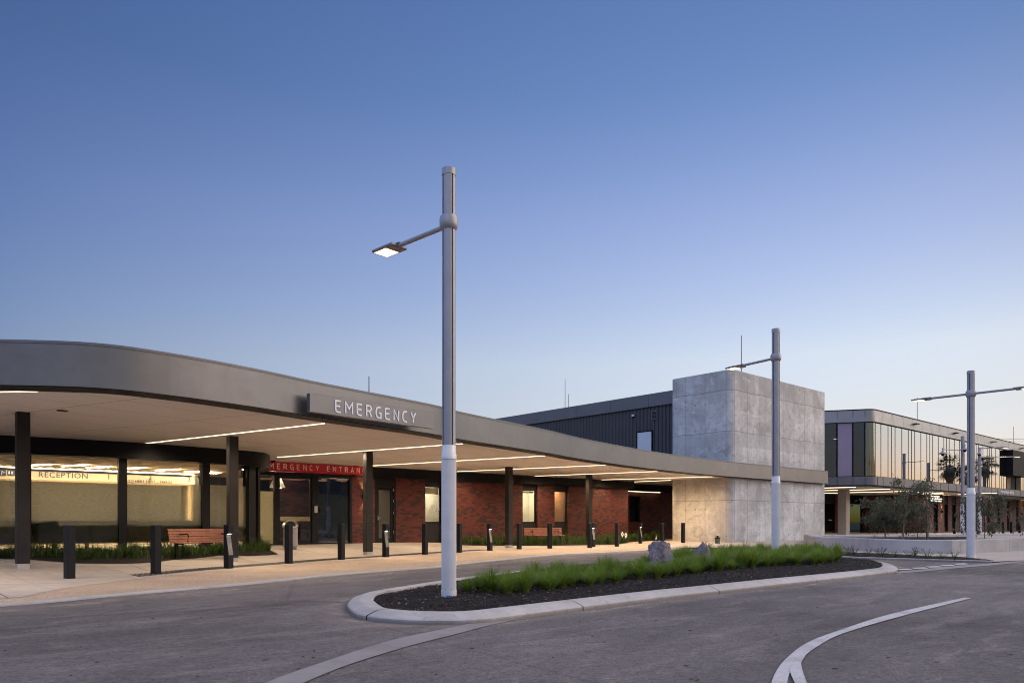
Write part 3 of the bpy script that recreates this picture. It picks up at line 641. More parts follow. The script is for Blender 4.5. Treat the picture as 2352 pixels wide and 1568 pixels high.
# long brick wall; local frame at W0
WF = empty('wall_frame_tmp', W0, TH)
def L2(x, y, z=0): p = W0+BV*x+AV*y; return Vector((p.x, p.y, z))
def wb(g, name, mat, par=None, smooth=False):           # geometry in the wall's own frame -> wing frame
    off = toloc(W0); g.v = [(v[0]+off.x, v[1]+off.y, v[2]) for v in g.v]
    return g.build(name, mat, par or EW, smooth)
bpy.data.objects.remove(WF)
ZB = 2.90
def brickseg(a, b, z0=-.05, z1=ZB, y=0):
    g = MB(); g.box(wx(a), wx(b), y, y+.25, z0, z1); return wb(g, 'brick_wall', M['brick'])
brickseg(808.6, 861); brickseg(909, 977); brickseg(1017, 1200.7); brickseg(1235.3, 1274); brickseg(1306, 1443)
g = MB(); g.box(wx(808.6), wx(1451), -.18, .3, ZB, 3.30); wb(g, 'wall_beam', M['beam'])
def window(a, b, ga, gb, zb=1.07, zt=2.58, inner='room', bays=None):
    x0, x1 = wx(a), wx(b); g = MB()
    g.box(x0, x1, .16, .24, -.05, zb-.04); wb(g, 'window_panel', M['panel'])
    g = MB(); g.box(x0, x1, .16, .24, zt+.04, ZB); wb(g, 'window_panel', M['panel'])
    g = MB(); f = .05; xa, xb = x0, x1
    for bb in ((xa, xa+f, zb-.04, zt+.04), (xb-f, xb, zb-.04, zt+.04), (xa, xb, zb-.04, zb), (xa, xb, zt, zt+.04)):
        g.box(bb[0], bb[1], .145, .225, bb[2], bb[3])
    fr = wb(g, 'window', M['frame'])
    g = MB(); g.box(xa+f, xb-f, .18, .19, zb, zt); wb(g, 'pane', M['glass'], fr)
    return xa, xb
rooms = []
for a, b, kind in ((977,1017,0),(1200.7,1235.3,1),(1274,1306,2)):
    xa, xb = window(a, b, a, b)
    # room behind, lit by its ceiling panel
    g = MB(); X0, X1 = xa-.3, xb+(1.1 if kind == 1 else 2.4)
    g.add([(X0,.26,.2),(X1,.26,.2),(X1,1.6,.2),(X0,1.6,.2),(X0,.26,2.9),(X1,.26,2.9),(X1,1.6,2.9),(X0,1.6,2.9)], [(0,1,2,3),(4,5,6,7),(2,3,7,6),(1,2,6,5),(3,0,4,7)])
    wb(g, 'room', M['room_pale'])
    g = MB(); g.box(xa+.2, xb+.5, .7, 1.0, 2.85, 2.88); wb(g, 'room_light', M['led_win'])
    if kind == 2: g = MB(); g.box(xa+.5, xb+1.7, 1.3, 1.36, .3, 2.75); d = wb(g, 'inner_door', M['curtain'])
    if kind == 0: g = MB(); g.box(xa+.05, xb-.05, .26, .28, 2.28, 2.56); wb(g, 'roller_blind', M['room'])
    if kind == 1:
        g = MB(); g.box(xa+.05, xb-.05, .26, .28, 2.47, 2.56); wb(g, 'roller_blind', M['room'])
        g = MB(); g.box(xa+.75, xa+.9, 1.52, 1.56, 1.46, 1.50); wb(g, 'inner_door_handle', M['chrome'])
# single door
x0, x1 = wx(861), wx(909); dz = .19; g = MB(); z1 = 2.62
for bb in ((x0, x0+.09, dz, z1), (x1-.09, x1, dz, z1), (x0+.09, x1-.09, z1-.09, z1)): g.box(bb[0], bb[1], .02, .16, bb[2], bb[3])
g.box(x0, x1, .04, .2, z1, ZB)
dr = wb(g, 'door_frame', M['frame'])
g = MB()
for bb in ((x0+.1, x0+.22, dz, z1-.1), (x1-.22, x1-.1, dz, z1-.1), (x0+.22, x1-.22, dz, dz+.2), (x0+.22, x1-.22, z1-.24, z1-.1)): g.box(bb[0], bb[1], .06, .12, bb[2], bb[3])
d = wb(g, 'door', M['frame'])
g = MB(); g.box(x0+.22, x1-.22, .085, .095, dz+.2, z1-.24); wb(g, 'pane', M['glass'], d)
g = MB(); g.box(x0+.13, x0+.19, .0, .05, dz+.95, dz+1.12); g.box(x0+.14, x0+.30, -.02, .0, dz+1.02, dz+1.05); wb(g, 'handle', M['chrome'], d)
for zq in (.45, 1.25, 1.75, 2.2): g = MB(); g.box(x1-.13, x1-.09, .0, .05, dz+zq-.05, dz+zq+.05); wb(g, 'hinge', M['chrome'], d)
g = MB(); g.add([(x0-.5,1.9,.1),(x1+2.4,1.9,.1),(x1+2.4,1.9,2.9),(x0-.5,1.9,2.9)], [(0,1,2,3)]); g.add([(x0-.5,.3,.2),(x1+2.4,.3,.2),(x1+2.4,1.9,.2),(x0-.5,1.9,.2)], [(0,1,2,3)]); g.add([(x0-.5,.3,2.9),(x1+2.4,.3,2.9),(x1+2.4,1.9,2.9),(x0-.5,1.9,2.9)], [(0,1,2,3)])
wb(g, 'room', M['room'])
g = MB(); g.box(x0+.3, x0+.6, .9, 1.0, 2.85, 2.88); wb(g, 'room_light', M['led_win'])
# entrance glazing
def ent(px): return wx(px)
g = MB(); zb_, zt_ = .19, 2.93
for a, b in ((586,590.5),(629.6,639.5),(717,731),(803,808.6)): g.box(ent(a), ent(b), -.02, .14, zb_, zt_)
g.box(ent(586), ent(808.6), -.01, .13, 2.80, 2.93); g.box(ent(586), ent(808.6), .0, .12, .17, .26)
wb(g, 'entrance_frame', M['frame'])
for a, b, nm in ((590.5,629.6,'pane'),(639.5,717,'sliding_door'),(731,803,'pane')):
    g = MB(); g.box(ent(a), ent(b), .05, .062, .26, 2.80); o = wb(g, nm, M['glass'] if b < 640 or nm == 'sliding_door' else M['glass_ent'] if 'glass_ent' in M else M['glass'])
    if nm == 'sliding_door':
        g = MB()
        for q in ((ent(639.5), ent(639.5)+.07), (ent(717)-.07, ent(717))): g.box(q[0], q[1], .03, .09, .26, 2.80)
        g.box(ent(639.5)+.07, ent(717)-.07, .03, .09, .26, .36); g.box(ent(639.5)+.07, ent(717)-.07, .03, .09, 2.70, 2.80)
        wb(g, 'door_rail', M['frame'], o)
        g = MB(); g.box(ent(640)+.08, ent(717)-.08, .040, .045, 1.10, 1.27); wb(g, 'door_decal', M['film'], o)
    else:
        g = MB(); g.box(ent(a), ent(b), .07, .075, .26, 2.2 if b < 640 else .27); wb(g, 'window_film', M['film'], o)
g = MB(); g.box(ent(721), ent(728), -.05, -.02, 1.42, 1.68); wb(g, 'access_panel', M['steel'])
g = MB(); g.box(ent(734), ent(744), -.02, .05, 1.42, 1.62); wb(g, 'intercom', M['frame'])
# lobby behind the entrance
xe0, xe1 = ent(560), ent(850)
g = MB(); g.add([(xe0,.15,.185),(xe1,.15,.185),(xe1,5,.185),(xe0,5,.185)], [(0,1,2,3)]); wb(g, 'lobby_floor', M['roomfloor'])
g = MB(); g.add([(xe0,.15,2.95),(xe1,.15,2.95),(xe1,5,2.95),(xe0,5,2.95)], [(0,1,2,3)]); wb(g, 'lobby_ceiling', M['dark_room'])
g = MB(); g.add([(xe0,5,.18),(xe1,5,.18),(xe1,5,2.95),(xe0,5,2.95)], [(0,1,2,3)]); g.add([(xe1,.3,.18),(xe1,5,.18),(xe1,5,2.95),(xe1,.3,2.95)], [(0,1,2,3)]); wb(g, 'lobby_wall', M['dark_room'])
g = MB(); g.box(ent(672), ent(790), 1.9, 2.1, .18, 2.95); wb(g, 'inner_brick_wall', M['brick'])
g = MB(); g.box(ent(606), ent(640), 2.5, 2.6, .9, 2.8); wb(g, 'lit_doorway', M['room'])
g = MB(); g.lathe([(0,0),(.30,0),(.16,.32),(.16,.4),(0,.4)], 18, (ent(668), 1.2, 2.4)); wb(g, 'pendant_lamp', M['room'], smooth=True)
g = MB(); g.lathe([(0,2.385),(.16,2.385),(.16,2.395),(0,2.4)], 14, (ent(668), 1.2, 0)); wb(g, 'lamp_lens', M['led_bulk'])
g = MB(); g.box(ent(645), ent(700), .9, .96, 2.90, 2.94); wb(g, 'room_light', M['led_win'])
# recess to the right of the brick wall
xr0 = wx(1443)
g = MB(); g.box(xr0-.25, xr0-.0, .25, 2.3, -.05, 3.29); wb(g, 'return_wall', M['beam'])
g = MB(); g.box(xr0+.01, xr0+2.75, 2.1, 2.35, -.05, 2.9); g.box(xr0+3.6, xr0+7, 2.1, 2.35, -.05, 2.9); g.box(xr0+2.75, xr0+3.6, 2.1, 2.35, -.05, 1.07); g.box(xr0+2.75, xr0+3.6, 2.1, 2.35, 2.6, 2.9); wb(g, 'brick_wall', M['brick'])
g = MB(); g.box(xr0+2.75, xr0+3.6, 2.2, 2.22, 1.07, 2.6); fr = wb(g, 'window', M['dglass'])
g = MB(); g.box(xr0+2.70, xr0+2.78, 2.05, 2.24, 1.0, 2.66); g.box(xr0+3.57, xr0+3.65, 2.05, 2.24, 1.0, 2.66); wb(g, 'frame', M['frame'], fr)
g = MB(); g.box(xr0+.01, xr0+7, 1.4, 2.6, 2.9, 3.29); wb(g, 'bulkhead', M['beam'])
g = MB(); g.box(xr0+1.0, xr0+5.5, 1.95, 1.99, 2.87, 2.895); wb(g, 'led_strip', M['led'])
g = MB(); g.box(xr0-8, xr0+9, 3.2, 3.3, 0, 3.25); wb(g, 'back_wall', M['dark_room'])
g = MB(); g.box(ent(560)-12, ent(560), 6.5, 6.6, 0, 3.25); wb(g, 'back_wall', M['dark_room'])
# reception bay
GLc = catmull([(x, y, 0) for x, y in GLS], 5)
def gpt(px):                                              # point on the glass line at a picture column
    for a, b in zip(GLc, GLc[1:]):
        pa, pb = CX+F*a.x/a.y, CX+F*b.x/b.y
        if pa <= px <= pb: return a.lerp(b, (px-pa)/(pb-pa))
    return GLc[-1]
bo = offset(GLc, -.30)
bo2 = bo[:-3]+[Vector((-8.0,25.0,0)), Vector((-8.3,25.8,0)), Vector((-9.0,26.5,0))]
g = MB(); loft(g, [ring(offset(GLc, .2), 2.84), ring(bo, 2.84), ring(bo, 3.29)]); LB(g, 'reception_beam', M['beam'], True)
def gseg(a, b, n=6): return [gpt(a+(b-a)*k/n) for k in range(n+1)]
for a, b in ((-260,-80),(-66,67),(72,272),(291,463),(480,568),(583,589)):
    P = gseg(a, b); g = MB(); loft(g, [ring(P, .30), ring(P, 2.84)]); o = LB(g, 'pane', M['glass'])
    P = offset(P, .05); g = MB(); loft(g, [ring(P, .42), ring(P, 2.20)]); LB(g, 'window_film', M['film'], par=o)
for a, b in ((-80,-66),(64,72),(272,291),(463,480),(568,583),(588,593)):
    P = gseg(a, b, 1); g = MB(); o1 = offset(P, -.07); i1 = offset(P, .16)
    g.prism([(p.x, p.y) for p in (o1[0], o1[1], i1[1], i1[0])], .15, 2.85); LB(g, 'mullion', M['frame'])
g = MB(); P = offset(GLc, -.04); Q = offset(GLc, .12); loft(g, [ring(P, -.03), ring(P, .30), ring(Q, .30)]); LB(g, 'sill', M['frame'])
gi = offset(GLc, .14)
far = [Vector((-12.2,32.8,0)), Vector((-22,25.3,0))]
g = MB(); ngon(g, gi+far, .21); LB(g, 'reception_floor', M['roomfloor'])
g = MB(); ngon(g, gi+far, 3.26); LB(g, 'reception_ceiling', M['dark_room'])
# reception back wall and bulkhead along B
RB = Vector((-18.8, 27, 0))
def rbx(px): return hit(RB, BV, px)
def rl(x, y, z): p = RB+BV*x+AV*y; return Vector((p.x, p.y, z))
def rbox(g, x0, x1, y0, y1, z0, z1):
    g.add([rl(x0,y0,z0), rl(x1,y0,z0), rl(x1,y1,z0), rl(x0,y1,z0), rl(x0,y0,z1), rl(x1,y0,z1), rl(x1,y1,z1), rl(x0,y1,z1)], [(0,3,2,1),(4,5,6,7),(0,1,5,4),(1,2,6,5),(2,3,7,6),(3,0,4,7)])
xL, xR = rbx(-260), rbx(440)
g = MB(); rbox(g, xL, xR, 0, .12, 2.62, 2.98); bulk = LB(g, 'reception_bulkhead', M['room'])
g = MB(); rbox(g, xL, xR, 1.6, 1.7, .2, 3.25); rbox(g, xR, xR+.12, 0, 1.7, .2, 3.25); LB(g, 'reception_wall', M['room'])
g = MB(); rbox(g, xL, xR+3.6, 2.6, 2.7, .2, 3.25); LB(g, 'back_wall', M['room'])
g = MB(); rbox(g, xL, xR, -.25, .25, .2, 1.15); LB(g, 'reception_counter', M['navy'])
g = MB(); rbox(g, xL, xR, -.30, -.24, 3.06, 3.09); LB(g, 'led_strip', M['led_bulk'])
g = MB(); rbox(g, xR+.3, xR+2.4, -1.4, -1.34, 3.1, 3.16); LB(g, 'led_strip', M['led_room'])
for k in range(46):                                       # slatted ceiling runs at an angle
    x = xL+k*.33
    g = g if k else MB()
    a = rl(x, 0, 3.24); 
    g.add([rl(x,-.05,3.12), rl(x+2.6,-6.2,3.12), rl(x+2.7,-6.2,3.12), rl(x+.1,-.05,3.12), rl(x,-.05,3.24), rl(x+2.6,-6.2,3.24), rl(x+2.7,-6.2,3.24), rl(x+.1,-.05,3.24)], [(0,1,2,3),(0,1,5,4),(3,2,6,7),(0,3,7,4)])
def zs_clip(o):
    return o
# keep slats inside the glass line
keep = [(p.x, p.y) for p in offset(GLc, .3)]+[(f.x, f.y) for f in far]
g2 = MB()
for k in range(0, len(g.v), 8):
    vs = [Vector(v) for v in g.v[k:k+8]]; 
    t = 1.0
    while t > .05 and not (inside(vs[0].lerp(vs[1], t), keep) and inside(vs[3].lerp(vs[2], t), keep)): t -= .04
    if t <= .1: continue
    for i, j in ((0,1),(3,2),(4,5),(7,6)): vs[j] = vs[i].lerp(vs[j], t)
    g2.add(vs, [(0,1,2,3),(0,1,5,4),(3,2,6,7),(0,3,7,4)])
LB(g2, 'slatted_ceiling', M['room'])
for k, (px, yo) in enumerate(((50,-1.2),(120,-1.6),(180,-1.2),(250,-1.5),(330,-1.5),(400,-1.3))):
    x = rbx(px); g = MB(); g.add([rl(x,yo,3.10), rl(x+.5,yo-1.2,3.10), rl(x+.58,yo-1.2,3.10), rl(x+.08,yo,3.10)], [(0,1,2,3)]); LB(g, 'led_strip', M['led_room'])

# ------------------------------------------------------------------ lettering
STROKES = {
 'E': (.56, [[(.56,1),(0,1),(0,.22),(.05,.08),(.2,0),(.56,0)], [(0,.53),(.50,.53)]]),
 'M': (.78, [[(0,0),(0,1),(.39,.42),(.78,1),(.78,0)]]),
 'R': (.60, [[(0,0),(0,1),(.32,1),(.5,.93),(.57,.76),(.5,.58),(.32,.50),(0,.50)], [(.32,.50),(.60,0)]]),
 'G': (.60, [[(.58,1),(.3,1),(.1,.9),(0,.66),(0,.34),(.1,.1),(.3,0),(.60,0),(.60,.46),(.34,.46)]]),
 'N': (.60, [[(0,0),(0,1),(.60,0),(.60,1)]]),
 'C': (.55, [[(.55,1),(.28,1),(.1,.9),(0,.66),(0,.34),(.1,.1),(.28,0),(.55,0)]]),
 'Y': (.62, [[(0,1),(.31,.46)], [(.62,1),(.31,.46),(.31,0)]]),
 'T': (.58, [[(0,1),(.58,1)], [(.29,1),(.29,0)]]),
 'A': (.62, [[(0,0),(.31,1),(.62,0)], [(.10,.30),(.52,.30)]]),
 ' ': (.30, [])}
def stroke_text(s, h, total, w=.15, depth=.02):
    """lettering in x-z, front face towards -y, spread over the given length"""
    tw = sum(STROKES[c][0] for c in s)*h; gap = (total-tw)/(len(s)-1); g = MB(); x = 0
    for c in s:
        cw, ls = STROKES[c]
        for l in ls:
            P = [Vector((x+p[0]*h, 0, p[1]*h)) for p in l]; n = len(P); L_ = []; R_ = []
            for i, p in enumerate(P):
                a = (P[i]-P[i-1]).normalized() if i else None; b = (P[i+1]-P[i]).normalized() if i < n-1 else None
                d = ((a or b)+(b or a)).normalized(); nr = Vector((-d.z, 0, d.x)); k = 1
                if a and b: k = 1/max(.45, nr.dot(Vector((-a.z, 0, a.x))))
                e = Vector((0, 0, 0))
                if not a: e = -b*h*w*.48*(1 if abs(b.x) > .3 and abs(b.z) > .3 else 0)
                L_.append(p+nr*h*w/2*k); R_.append(p-nr*h*w/2*k)
            vs = []
            for i in range(n): vs += [L_[i]+Vector((0,-depth,0)), R_[i]+Vector((0,-depth,0)), L_[i], R_[i]]
            fs = []
            for i in range(n-1):
                o = i*4; fs += [(o, o+1, o+5, o+4), (o+2, o+6, o+7, o+3), (o, o+4, o+6, o+2), (o+1, o+3, o+7, o+5)]
            fs += [(0,2,3,1), ((n-1)*4, (n-1)*4+1, (n-1)*4+3, (n-1)*4+2)]
            g.add(vs, fs)
        x += cw*h+gap
    return g
def font_mesh(s, size, mat, depth=.01, spacing=1.0):
    c = bpy.data.curves.new('text', 'FONT'); c.body = s; c.size = size; c.extrude = depth/2; c.space_character = spacing; c.resolution_u = 2; c.align_x = 'CENTER'
    o = bpy.data.objects.new('text', c); COL.objects.link(o); dg = bpy.context.evaluated_depsgraph_get(); dg.update()
    me = bpy.data.meshes.new_from_object(o.evaluated_get(dg)); bpy.data.objects.remove(o)
    me.transform(Matrix.Rotation(rad(90), 4, 'X')); me.materials.clear(); me.materials.append(mat); return me
def put(name, me, parent=None, loc=(0, 0, 0), rz=0):
    o = bpy.data.objects.new(name, me); COL.objects.link(o); o.parent = parent; o.location = loc; o.rotation_euler = (0, 0, rz); return o

# EMERGENCY sign on the fascia
P1, P2 = pd(711.6, 15.0), pd(995.7, 17.8)
dv = (P2-P1).normalized(); ln = (P2-P1).length; rz = math.atan2(dv.y, dv.x)
sg = empty('emergency_sign', (P1.x, P1.y, 3.335), rz, 'long grey sign box reading EMERGENCY in white letters on the canopy edge', 'sign')
g = MB(); g.bbox(0, ln, 0, .11, 0, .385, .006); g.build('panel', M['sign_face'], sg)
g = MB(); g.box(.4, .6, .11, .6, .1, .3); g.box(ln-.6, ln-.4, .11, .62, .1, .3); g.build('bracket', M['black'], sg)
xa, xb = hit(P1, dv, 770.4), hit(P1, dv, 953.7)
o = stroke_text('EMERGENCY', .235, xb-xa, .14, .012).build('lettering', M['letter'], sg); o.location = (xa, -.001, .075)
# red EMERGENCY ENTRANCE sign
xs0, xs1 = wx(597, -.28), wx(856.5, -.28)
rs = empty('entrance_sign', L2(xs0, -.28, 2.94), TH, 'red band sign reading EMERGENCY ENTRANCE above the sliding doors', 'sign')
g = MB(); g.bbox(0, xs1-xs0, 0, .25, 0, .34, .006); g.build('panel', M['red'], rs)
o = stroke_text('EMERGENCY ENTRANCE', .185, wx(851, -.28)-wx(603.5, -.28), .15, .012).build('lettering', M['letter_w'], rs); o.location = (wx(603.5, -.28)-xs0, -.001, .085)
# reception lettering
for s, px, py, size in (('RECEPTION', 146, 1091, .30), ('1', 249.5, 1094.5, .30), ('2', 345, 1096.5, .27), ('GO HERE FIRST - TRIAGE', 345, 1105.5, .145), ('3', 434, 1100.5, .27)):
    x = rbx(px); Y = (RB+BV*x).y; z = H0+(HZ-py)*Y/F
    p = rl(x, -.02, z); q = toloc(p); put('lettering', font_mesh(s, size, M['navy'], .01, 1.08), bulk, (q.x, q.y, z-size*.33))
for i, px in enumerate((9, 27, 43)):                       # wayfinding squares
    x = rbx(px-3); z = H0+(HZ-1085.5)*(RB+BV*x).y/F; g = MB(); rbox(g, x-.1, x+.1, -.02, -.005, z-.11, z+.11); o = LB(g, 'pictogram', M['navy'], par=bulk)
    g = MB(); c = rl(x, -.03, z)
    def dot(dx, dz, w, h): rbox(g, x+dx-w/2, x+dx+w/2, -.03, -.022, z+dz-h/2, z+dz+h/2)
    if i == 1:
        for s_ in (-.045, .045): dot(s_, .06, .028, .028); dot(s_, .0, .04, .07); dot(s_, -.05, .018, .05)
    elif i == 0: dot(-.02, .06, .028, .028); dot(.0, .01, .09, .018); dot(-.03, -.03, .02, .08); dot(.04, .03, .018, .04)
    else: dot(-.01, .065, .028, .028); dot(-.01, .02, .018, .07); dot(.02, -.015, .06, .016); dot(-.02, -.05, .07, .016); dot(-.055, -.02, .016, .06); dot(.045, -.04, .016, .05)
    LB(g, 'pictogram_figure', M['letter'], par=bulk)

# ------------------------------------------------------------------ concrete tower
TW = empty('concrete_tower', (TC.x, TC.y, 0), TH, 'tall windowless off-form concrete block with rounded corners', 'building')
zt = 8.72
def rrect(x1, y1, r=.38, n=7):
    pts = []
    for cx, cy, a0 in ((r, r, 180), (x1-.15, .15, 270), (x1-.15, y1-.15, 0), (r, y1-r, 90)):
        rr = r if cx == r else .15
        for k in range(n): a = rad(a0+90*k/(n-1)); pts.append((cx+rr*math.cos(a), cy+rr*math.sin(a)))
    return pts
tx = hit(TC, BV, 1896)
g = MB(); g.prism(rrect(tx, 3.75), -.05, zt); g.build('wall', M['tower'], TW, True)
g = MB(); g.prism([(p[0]*.985+.07, p[1]*.97+.05) for p in rrect(tx, 3.75)], zt, zt+.015); g.build('roof', M['cladtop'], TW)
def rod(px, ytop, Y, zb, label, r=.022):
    g = MB(); z = H0+(HZ-ytop)*Y/F; g.tube([(0,0,0),(0,0,.3),(0,0,z-zb)], [r*1.6, r*1.2, r], 6); p = pd(px, Y)
    t = empty('lightning_rod', (p.x, p.y, zb), 0, label, 'antenna', 'thin rods on the roofs'); g.build('mast', M['lamp_house'], t)
    g = MB(); g.box(-.12, .12, -.12, .12, -.04, .04); g.build('base', M['black'], t)
rod(847.5, 864, 30, 3.96, 'thin rod above the EMERGENCY sign roof'); rod(1298, 870, 56, 8.5, 'taller of the two thin rods on the corrugated building'); rod(1306, 905, 56.5, 8.5, 'shorter of the two thin rods on the corrugated building')
rod(1703, 770, 39, 8.72, 'thin rod on the concrete tower beside the lamp head'); rod(2107, 913, 59, 8.7, 'thin rod on the glass building roof behind the lamp arm'); rod(2328, 979, 84, 8.7, 'thin rod at the far end of the glass building roof')

# ------------------------------------------------------------------ corrugated upper building
S0 = pd(1541, 42.0)-AV*1.4
CB = empty('corrugated_building', (S0.x, S0.y, 0), TH+rad(90), 'upper storey in dark corrugated cladding with a plain metal roof edge', 'building')
# local x runs along A (away to the left), local y = -B, so the face seen lies at +y
Lc = 34; g = MB(); x = 0; pr = []
while x < Lc:
    pr += [(x, 0), (x+.10, 0), (x+.13, .045), (x+.24, .045)]; x += .27
g = MB(); loft(g, [[Vector((a, b, 3.4)) for a, b in pr], [Vector((a, b, 7.78)) for a, b in pr]]); g.build('cladding', M['clad'], CB)
x = 0; k = 0; g = MB()
while x < Lc: g.bbox(x, x+2.885, -.25, .16, 7.78, 8.54, .008); x += 2.9
g.build('roof_edge', M['cladtop'], CB)
g = MB(); g.box(0, Lc, -12, -.05, 3.5, 8.45); g.build('body', M['clad'], CB)
def cx_(px): return hit(S0, AV, px)
a, b = cx_(1498.5), cx_(1467); g = MB(); g.box(a-.07, b+.07, .03, .10, 3.6, 6.42); fr = g.build('door_frame', M['black'], CB)
g = MB(); g.box(a, b, .06, .115, 3.6, 6.34); g.build('door', M['white'], CB)
a, b = cx_(1512), cx_(1498); g = MB(); g.box(a, b, .03, .09, 7.0, 7.55); v = g.build('vent', M['cladtop'], CB)
g = MB()
for k in range(6): g.box(a+.05, b-.05, .09, .10, 7.05+k*.08, 7.10+k*.08)
g.build('louvre', M['black'], v)
p = S0+AV*cx_(1457); cc = empty('security_camera', (p.x, p.y, 7.35), TH+rad(90), 'small white dome camera on the corrugated cladding', 'camera')
g = MB(); g.lathe([(0,.12),(.09,.12),(.10,0),(.0,0)], 14, (0,.12,0)); g.build('housing', M['white'], cc, True); g = MB(); g.lathe([(.07,0),(.06,-.05),(0,-.08)], 12, (0,.12,0)); g.build('dome', M['black'], cc, True); g = MB(); g.box(-.03,.03,.0,.12,.02,.1); g.build('bracket', M['white'], cc)

# ------------------------------------------------------------------ glass building
K = pd(2005, 50.0)
GB = empty('glass_building', (K.x, K.y, 0), TH, 'two storey building with a mirror glass upper floor over brick and lit eaves', 'building')
def kx(px, yy=0): return hit(K+AV*yy, BV, px)
Lg = 62; r = 1.5
uL = Vector((-.513, .858, 0)).normalized(); r = .5
path = [uL*q for q in (9, 7.5, 5.8, 4.4, 3.3, 2.25, 1.25, .5)]
path += [uL*.5*(1-t)**2+Vector((.5, 0, 0))*t*t for t in (.15, .3, .45, .6, .75, .88)]+[Vector((.5, 0, 0))]
path += [Vector((x, 0, 0)) for x in [r+1+i*2 for i in range(30)]]
def band(nm, z0, z1, o0, o1, mat, th=.3):
    g = MB(); a = offset(path, -0-o0) if o0 else path; b = offset(path, -o1) if o1 else path
    # path travels towards -A then +B: its left side faces inwards
    a = offset(path, -o0); b = offset(path, -o1); c = offset(path, th)
    loft(g, [ring(c, z0), ring(a, z0), ring(b, z1), ring(c, z1)]); return g.build(nm, mat, GB, True)
band('parapet', 7.88, 8.70, .10, .0, M['cladtop_b'] if 'cladtop_b' in M else M['cladtop'])
band('spandrel', 3.56, 4.14, .10, .10, M['cladtop']); band('capping', 8.70, 8.76, .03, .03, M['black'], .2)
band('drip_edge', 3.49, 3.56, .13, .13, M['black'], .4); band('glazing_head', 7.84, 7.88, .02, .02, M['black']); band('glazing_sill', 4.14, 4.18, .02, .02, M['black'])
mains = [kx(2025)+1.84*k for k in range(-0, 32)]
g = MB()
for m_ in mains:
    g.box(m_-.014, m_+.014, -.112, -.09, 3.56, 4.14); g.add([(m_-.012,-.104,7.88),(m_+.012,-.104,7.88),(m_+.012,-.006,8.70),(m_-.012,-.006,8.70)], [(0,1,2,3)])
g.box(r-.015, r+.015, -.115, -.09, 3.56, 4.14)
for q in (1, 2, 3, 4, 5, 6, 7):
    for z0_, z1_, o_ in ((3.56, 4.14, .112), (7.88, 8.70, .06)): v = offset(path, -o_)[q]; g.tube([v+Vector((0,0,z0_)), v+Vector((0,0,z1_))], .013, 4)
g.build('panel_joint', M['black'], GB)
bx0, bx1 = kx(2312.6), kx(2345.5)
extra = [m_+(.62 if i % 2 else 1.22) for i, m_ in enumerate(mains)]
ms = sorted([r]+[m_ for m_ in mains+extra if not bx0-.2 < m_ < bx1+.2 and m_ > r+.2 and m_ < Lg-1]+[bx0, bx1])
for a, b in zip(ms, ms[1:]):
    if a == bx0: continue
    g = MB(); t = R.uniform(-.001, .001); g.add([(a+.012, .05+t, 4.18), (b-.012, .05-t, 4.18), (b-.012, .05-t, 7.84), (a+.012, .05+t, 7.84)], [(0,1,2,3)]); g.build('glass_pane', M['mirror'], GB)
for m_ in ms: g = MB(); g.box(m_-.012, m_+.012, .03, .052, 4.18, 7.84); g.build('mullion', M['black'], GB)
cp = path[7:15]
g = MB(); loft(g, [ring(offset(cp, .05), 4.18), ring(offset(cp, .05), 7.84)]); g.build('curved_pane', M['dglass2'], GB, True)
pin = offset(path, .05)
for i, mt in ((6, 'dglass'), (5, 'lavender'), (4, 'dglass'), (3, 'dglass'), (2, 'dglass'), (1, 'dglass'), (0, 'dglass')):
    a, b = pin[i], pin[i+1]; d = (b-a).normalized()*.05; g = MB()
    g.add([Vector((q.x, q.y, z)) for q, z in ((a+d, 4.18), (b-d, 4.18), (b-d, 7.84), (a+d, 7.84))], [(0,1,2,3)]); g.build('glass_pane', M[mt], GB)
    g = MB(); g.tube([Vector((b.x, b.y, 4.14)), Vector((b.x, b.y, 7.88))], .05, 4); g.build('mullion', M['black'], GB)
pi3 = offset(path, .3)
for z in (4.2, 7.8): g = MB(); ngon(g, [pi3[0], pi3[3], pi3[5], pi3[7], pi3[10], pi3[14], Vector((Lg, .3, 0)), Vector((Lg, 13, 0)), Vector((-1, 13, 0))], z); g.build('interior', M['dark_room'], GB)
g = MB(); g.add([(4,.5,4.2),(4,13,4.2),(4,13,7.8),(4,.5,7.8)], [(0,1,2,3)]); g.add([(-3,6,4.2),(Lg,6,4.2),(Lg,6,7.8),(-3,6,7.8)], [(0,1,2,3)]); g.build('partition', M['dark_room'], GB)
for i in range(9):
    g = MB(); y = .9+i*.55; g.box(-.9+(i % 3)*.8, -.3+(i % 3)*.8, y+1, y+1.03, 7.0-(i % 2)*.7, 7.015-(i % 2)*.7); g.build('ceiling_light', M['led'], GB)
pi1 = [Vector((q.x, q.y, 0)) for q in offset(path, .1)[:15]]+[Vector((Lg, .1, 0)), Vector((Lg, 14, 0)), Vector((-2, 14, 0))]
g = MB(); ngon(g, pi1, 8.66); g.build('roof', M['cladtop'], GB)
g = MB(); ngon(g, pi1, 3.53); g.build('eaves', M['soffit'], GB)
g = MB(); g.bbox(bx0+.05, bx1-.05, -.5, .4, 5.45, 7.9, .02); g.build('screen_box', M['black'], GB)
g = MB(); g.box(bx0, bx1, .9, 1.0, 4.2, 5.45); g.build('balcony_wall', M['room'], GB)
g = MB()
for x in (bx0+.5, bx0+1.1, bx1-.6): g.box(x, x+.12, .3, .4, 4.2, 5.45)
g.build('balcony_post', M['black'], GB)
for px in (2090+8, 2198-8, 2277, 2343):
    x = kx(px+ (0)); g = MB(); g.box(x-.28, x+.28, -.34, -.08, 8.30, 8.36); g.build('overflow_spout', M['black'], GB)
o = put('lettering', font_mesh('MENTAL HEALTH SERVICES', .34, M['letter'], .02, 1.02), GB, ((kx(2288)+kx(2326))/2+.4, -.125, 3.72))
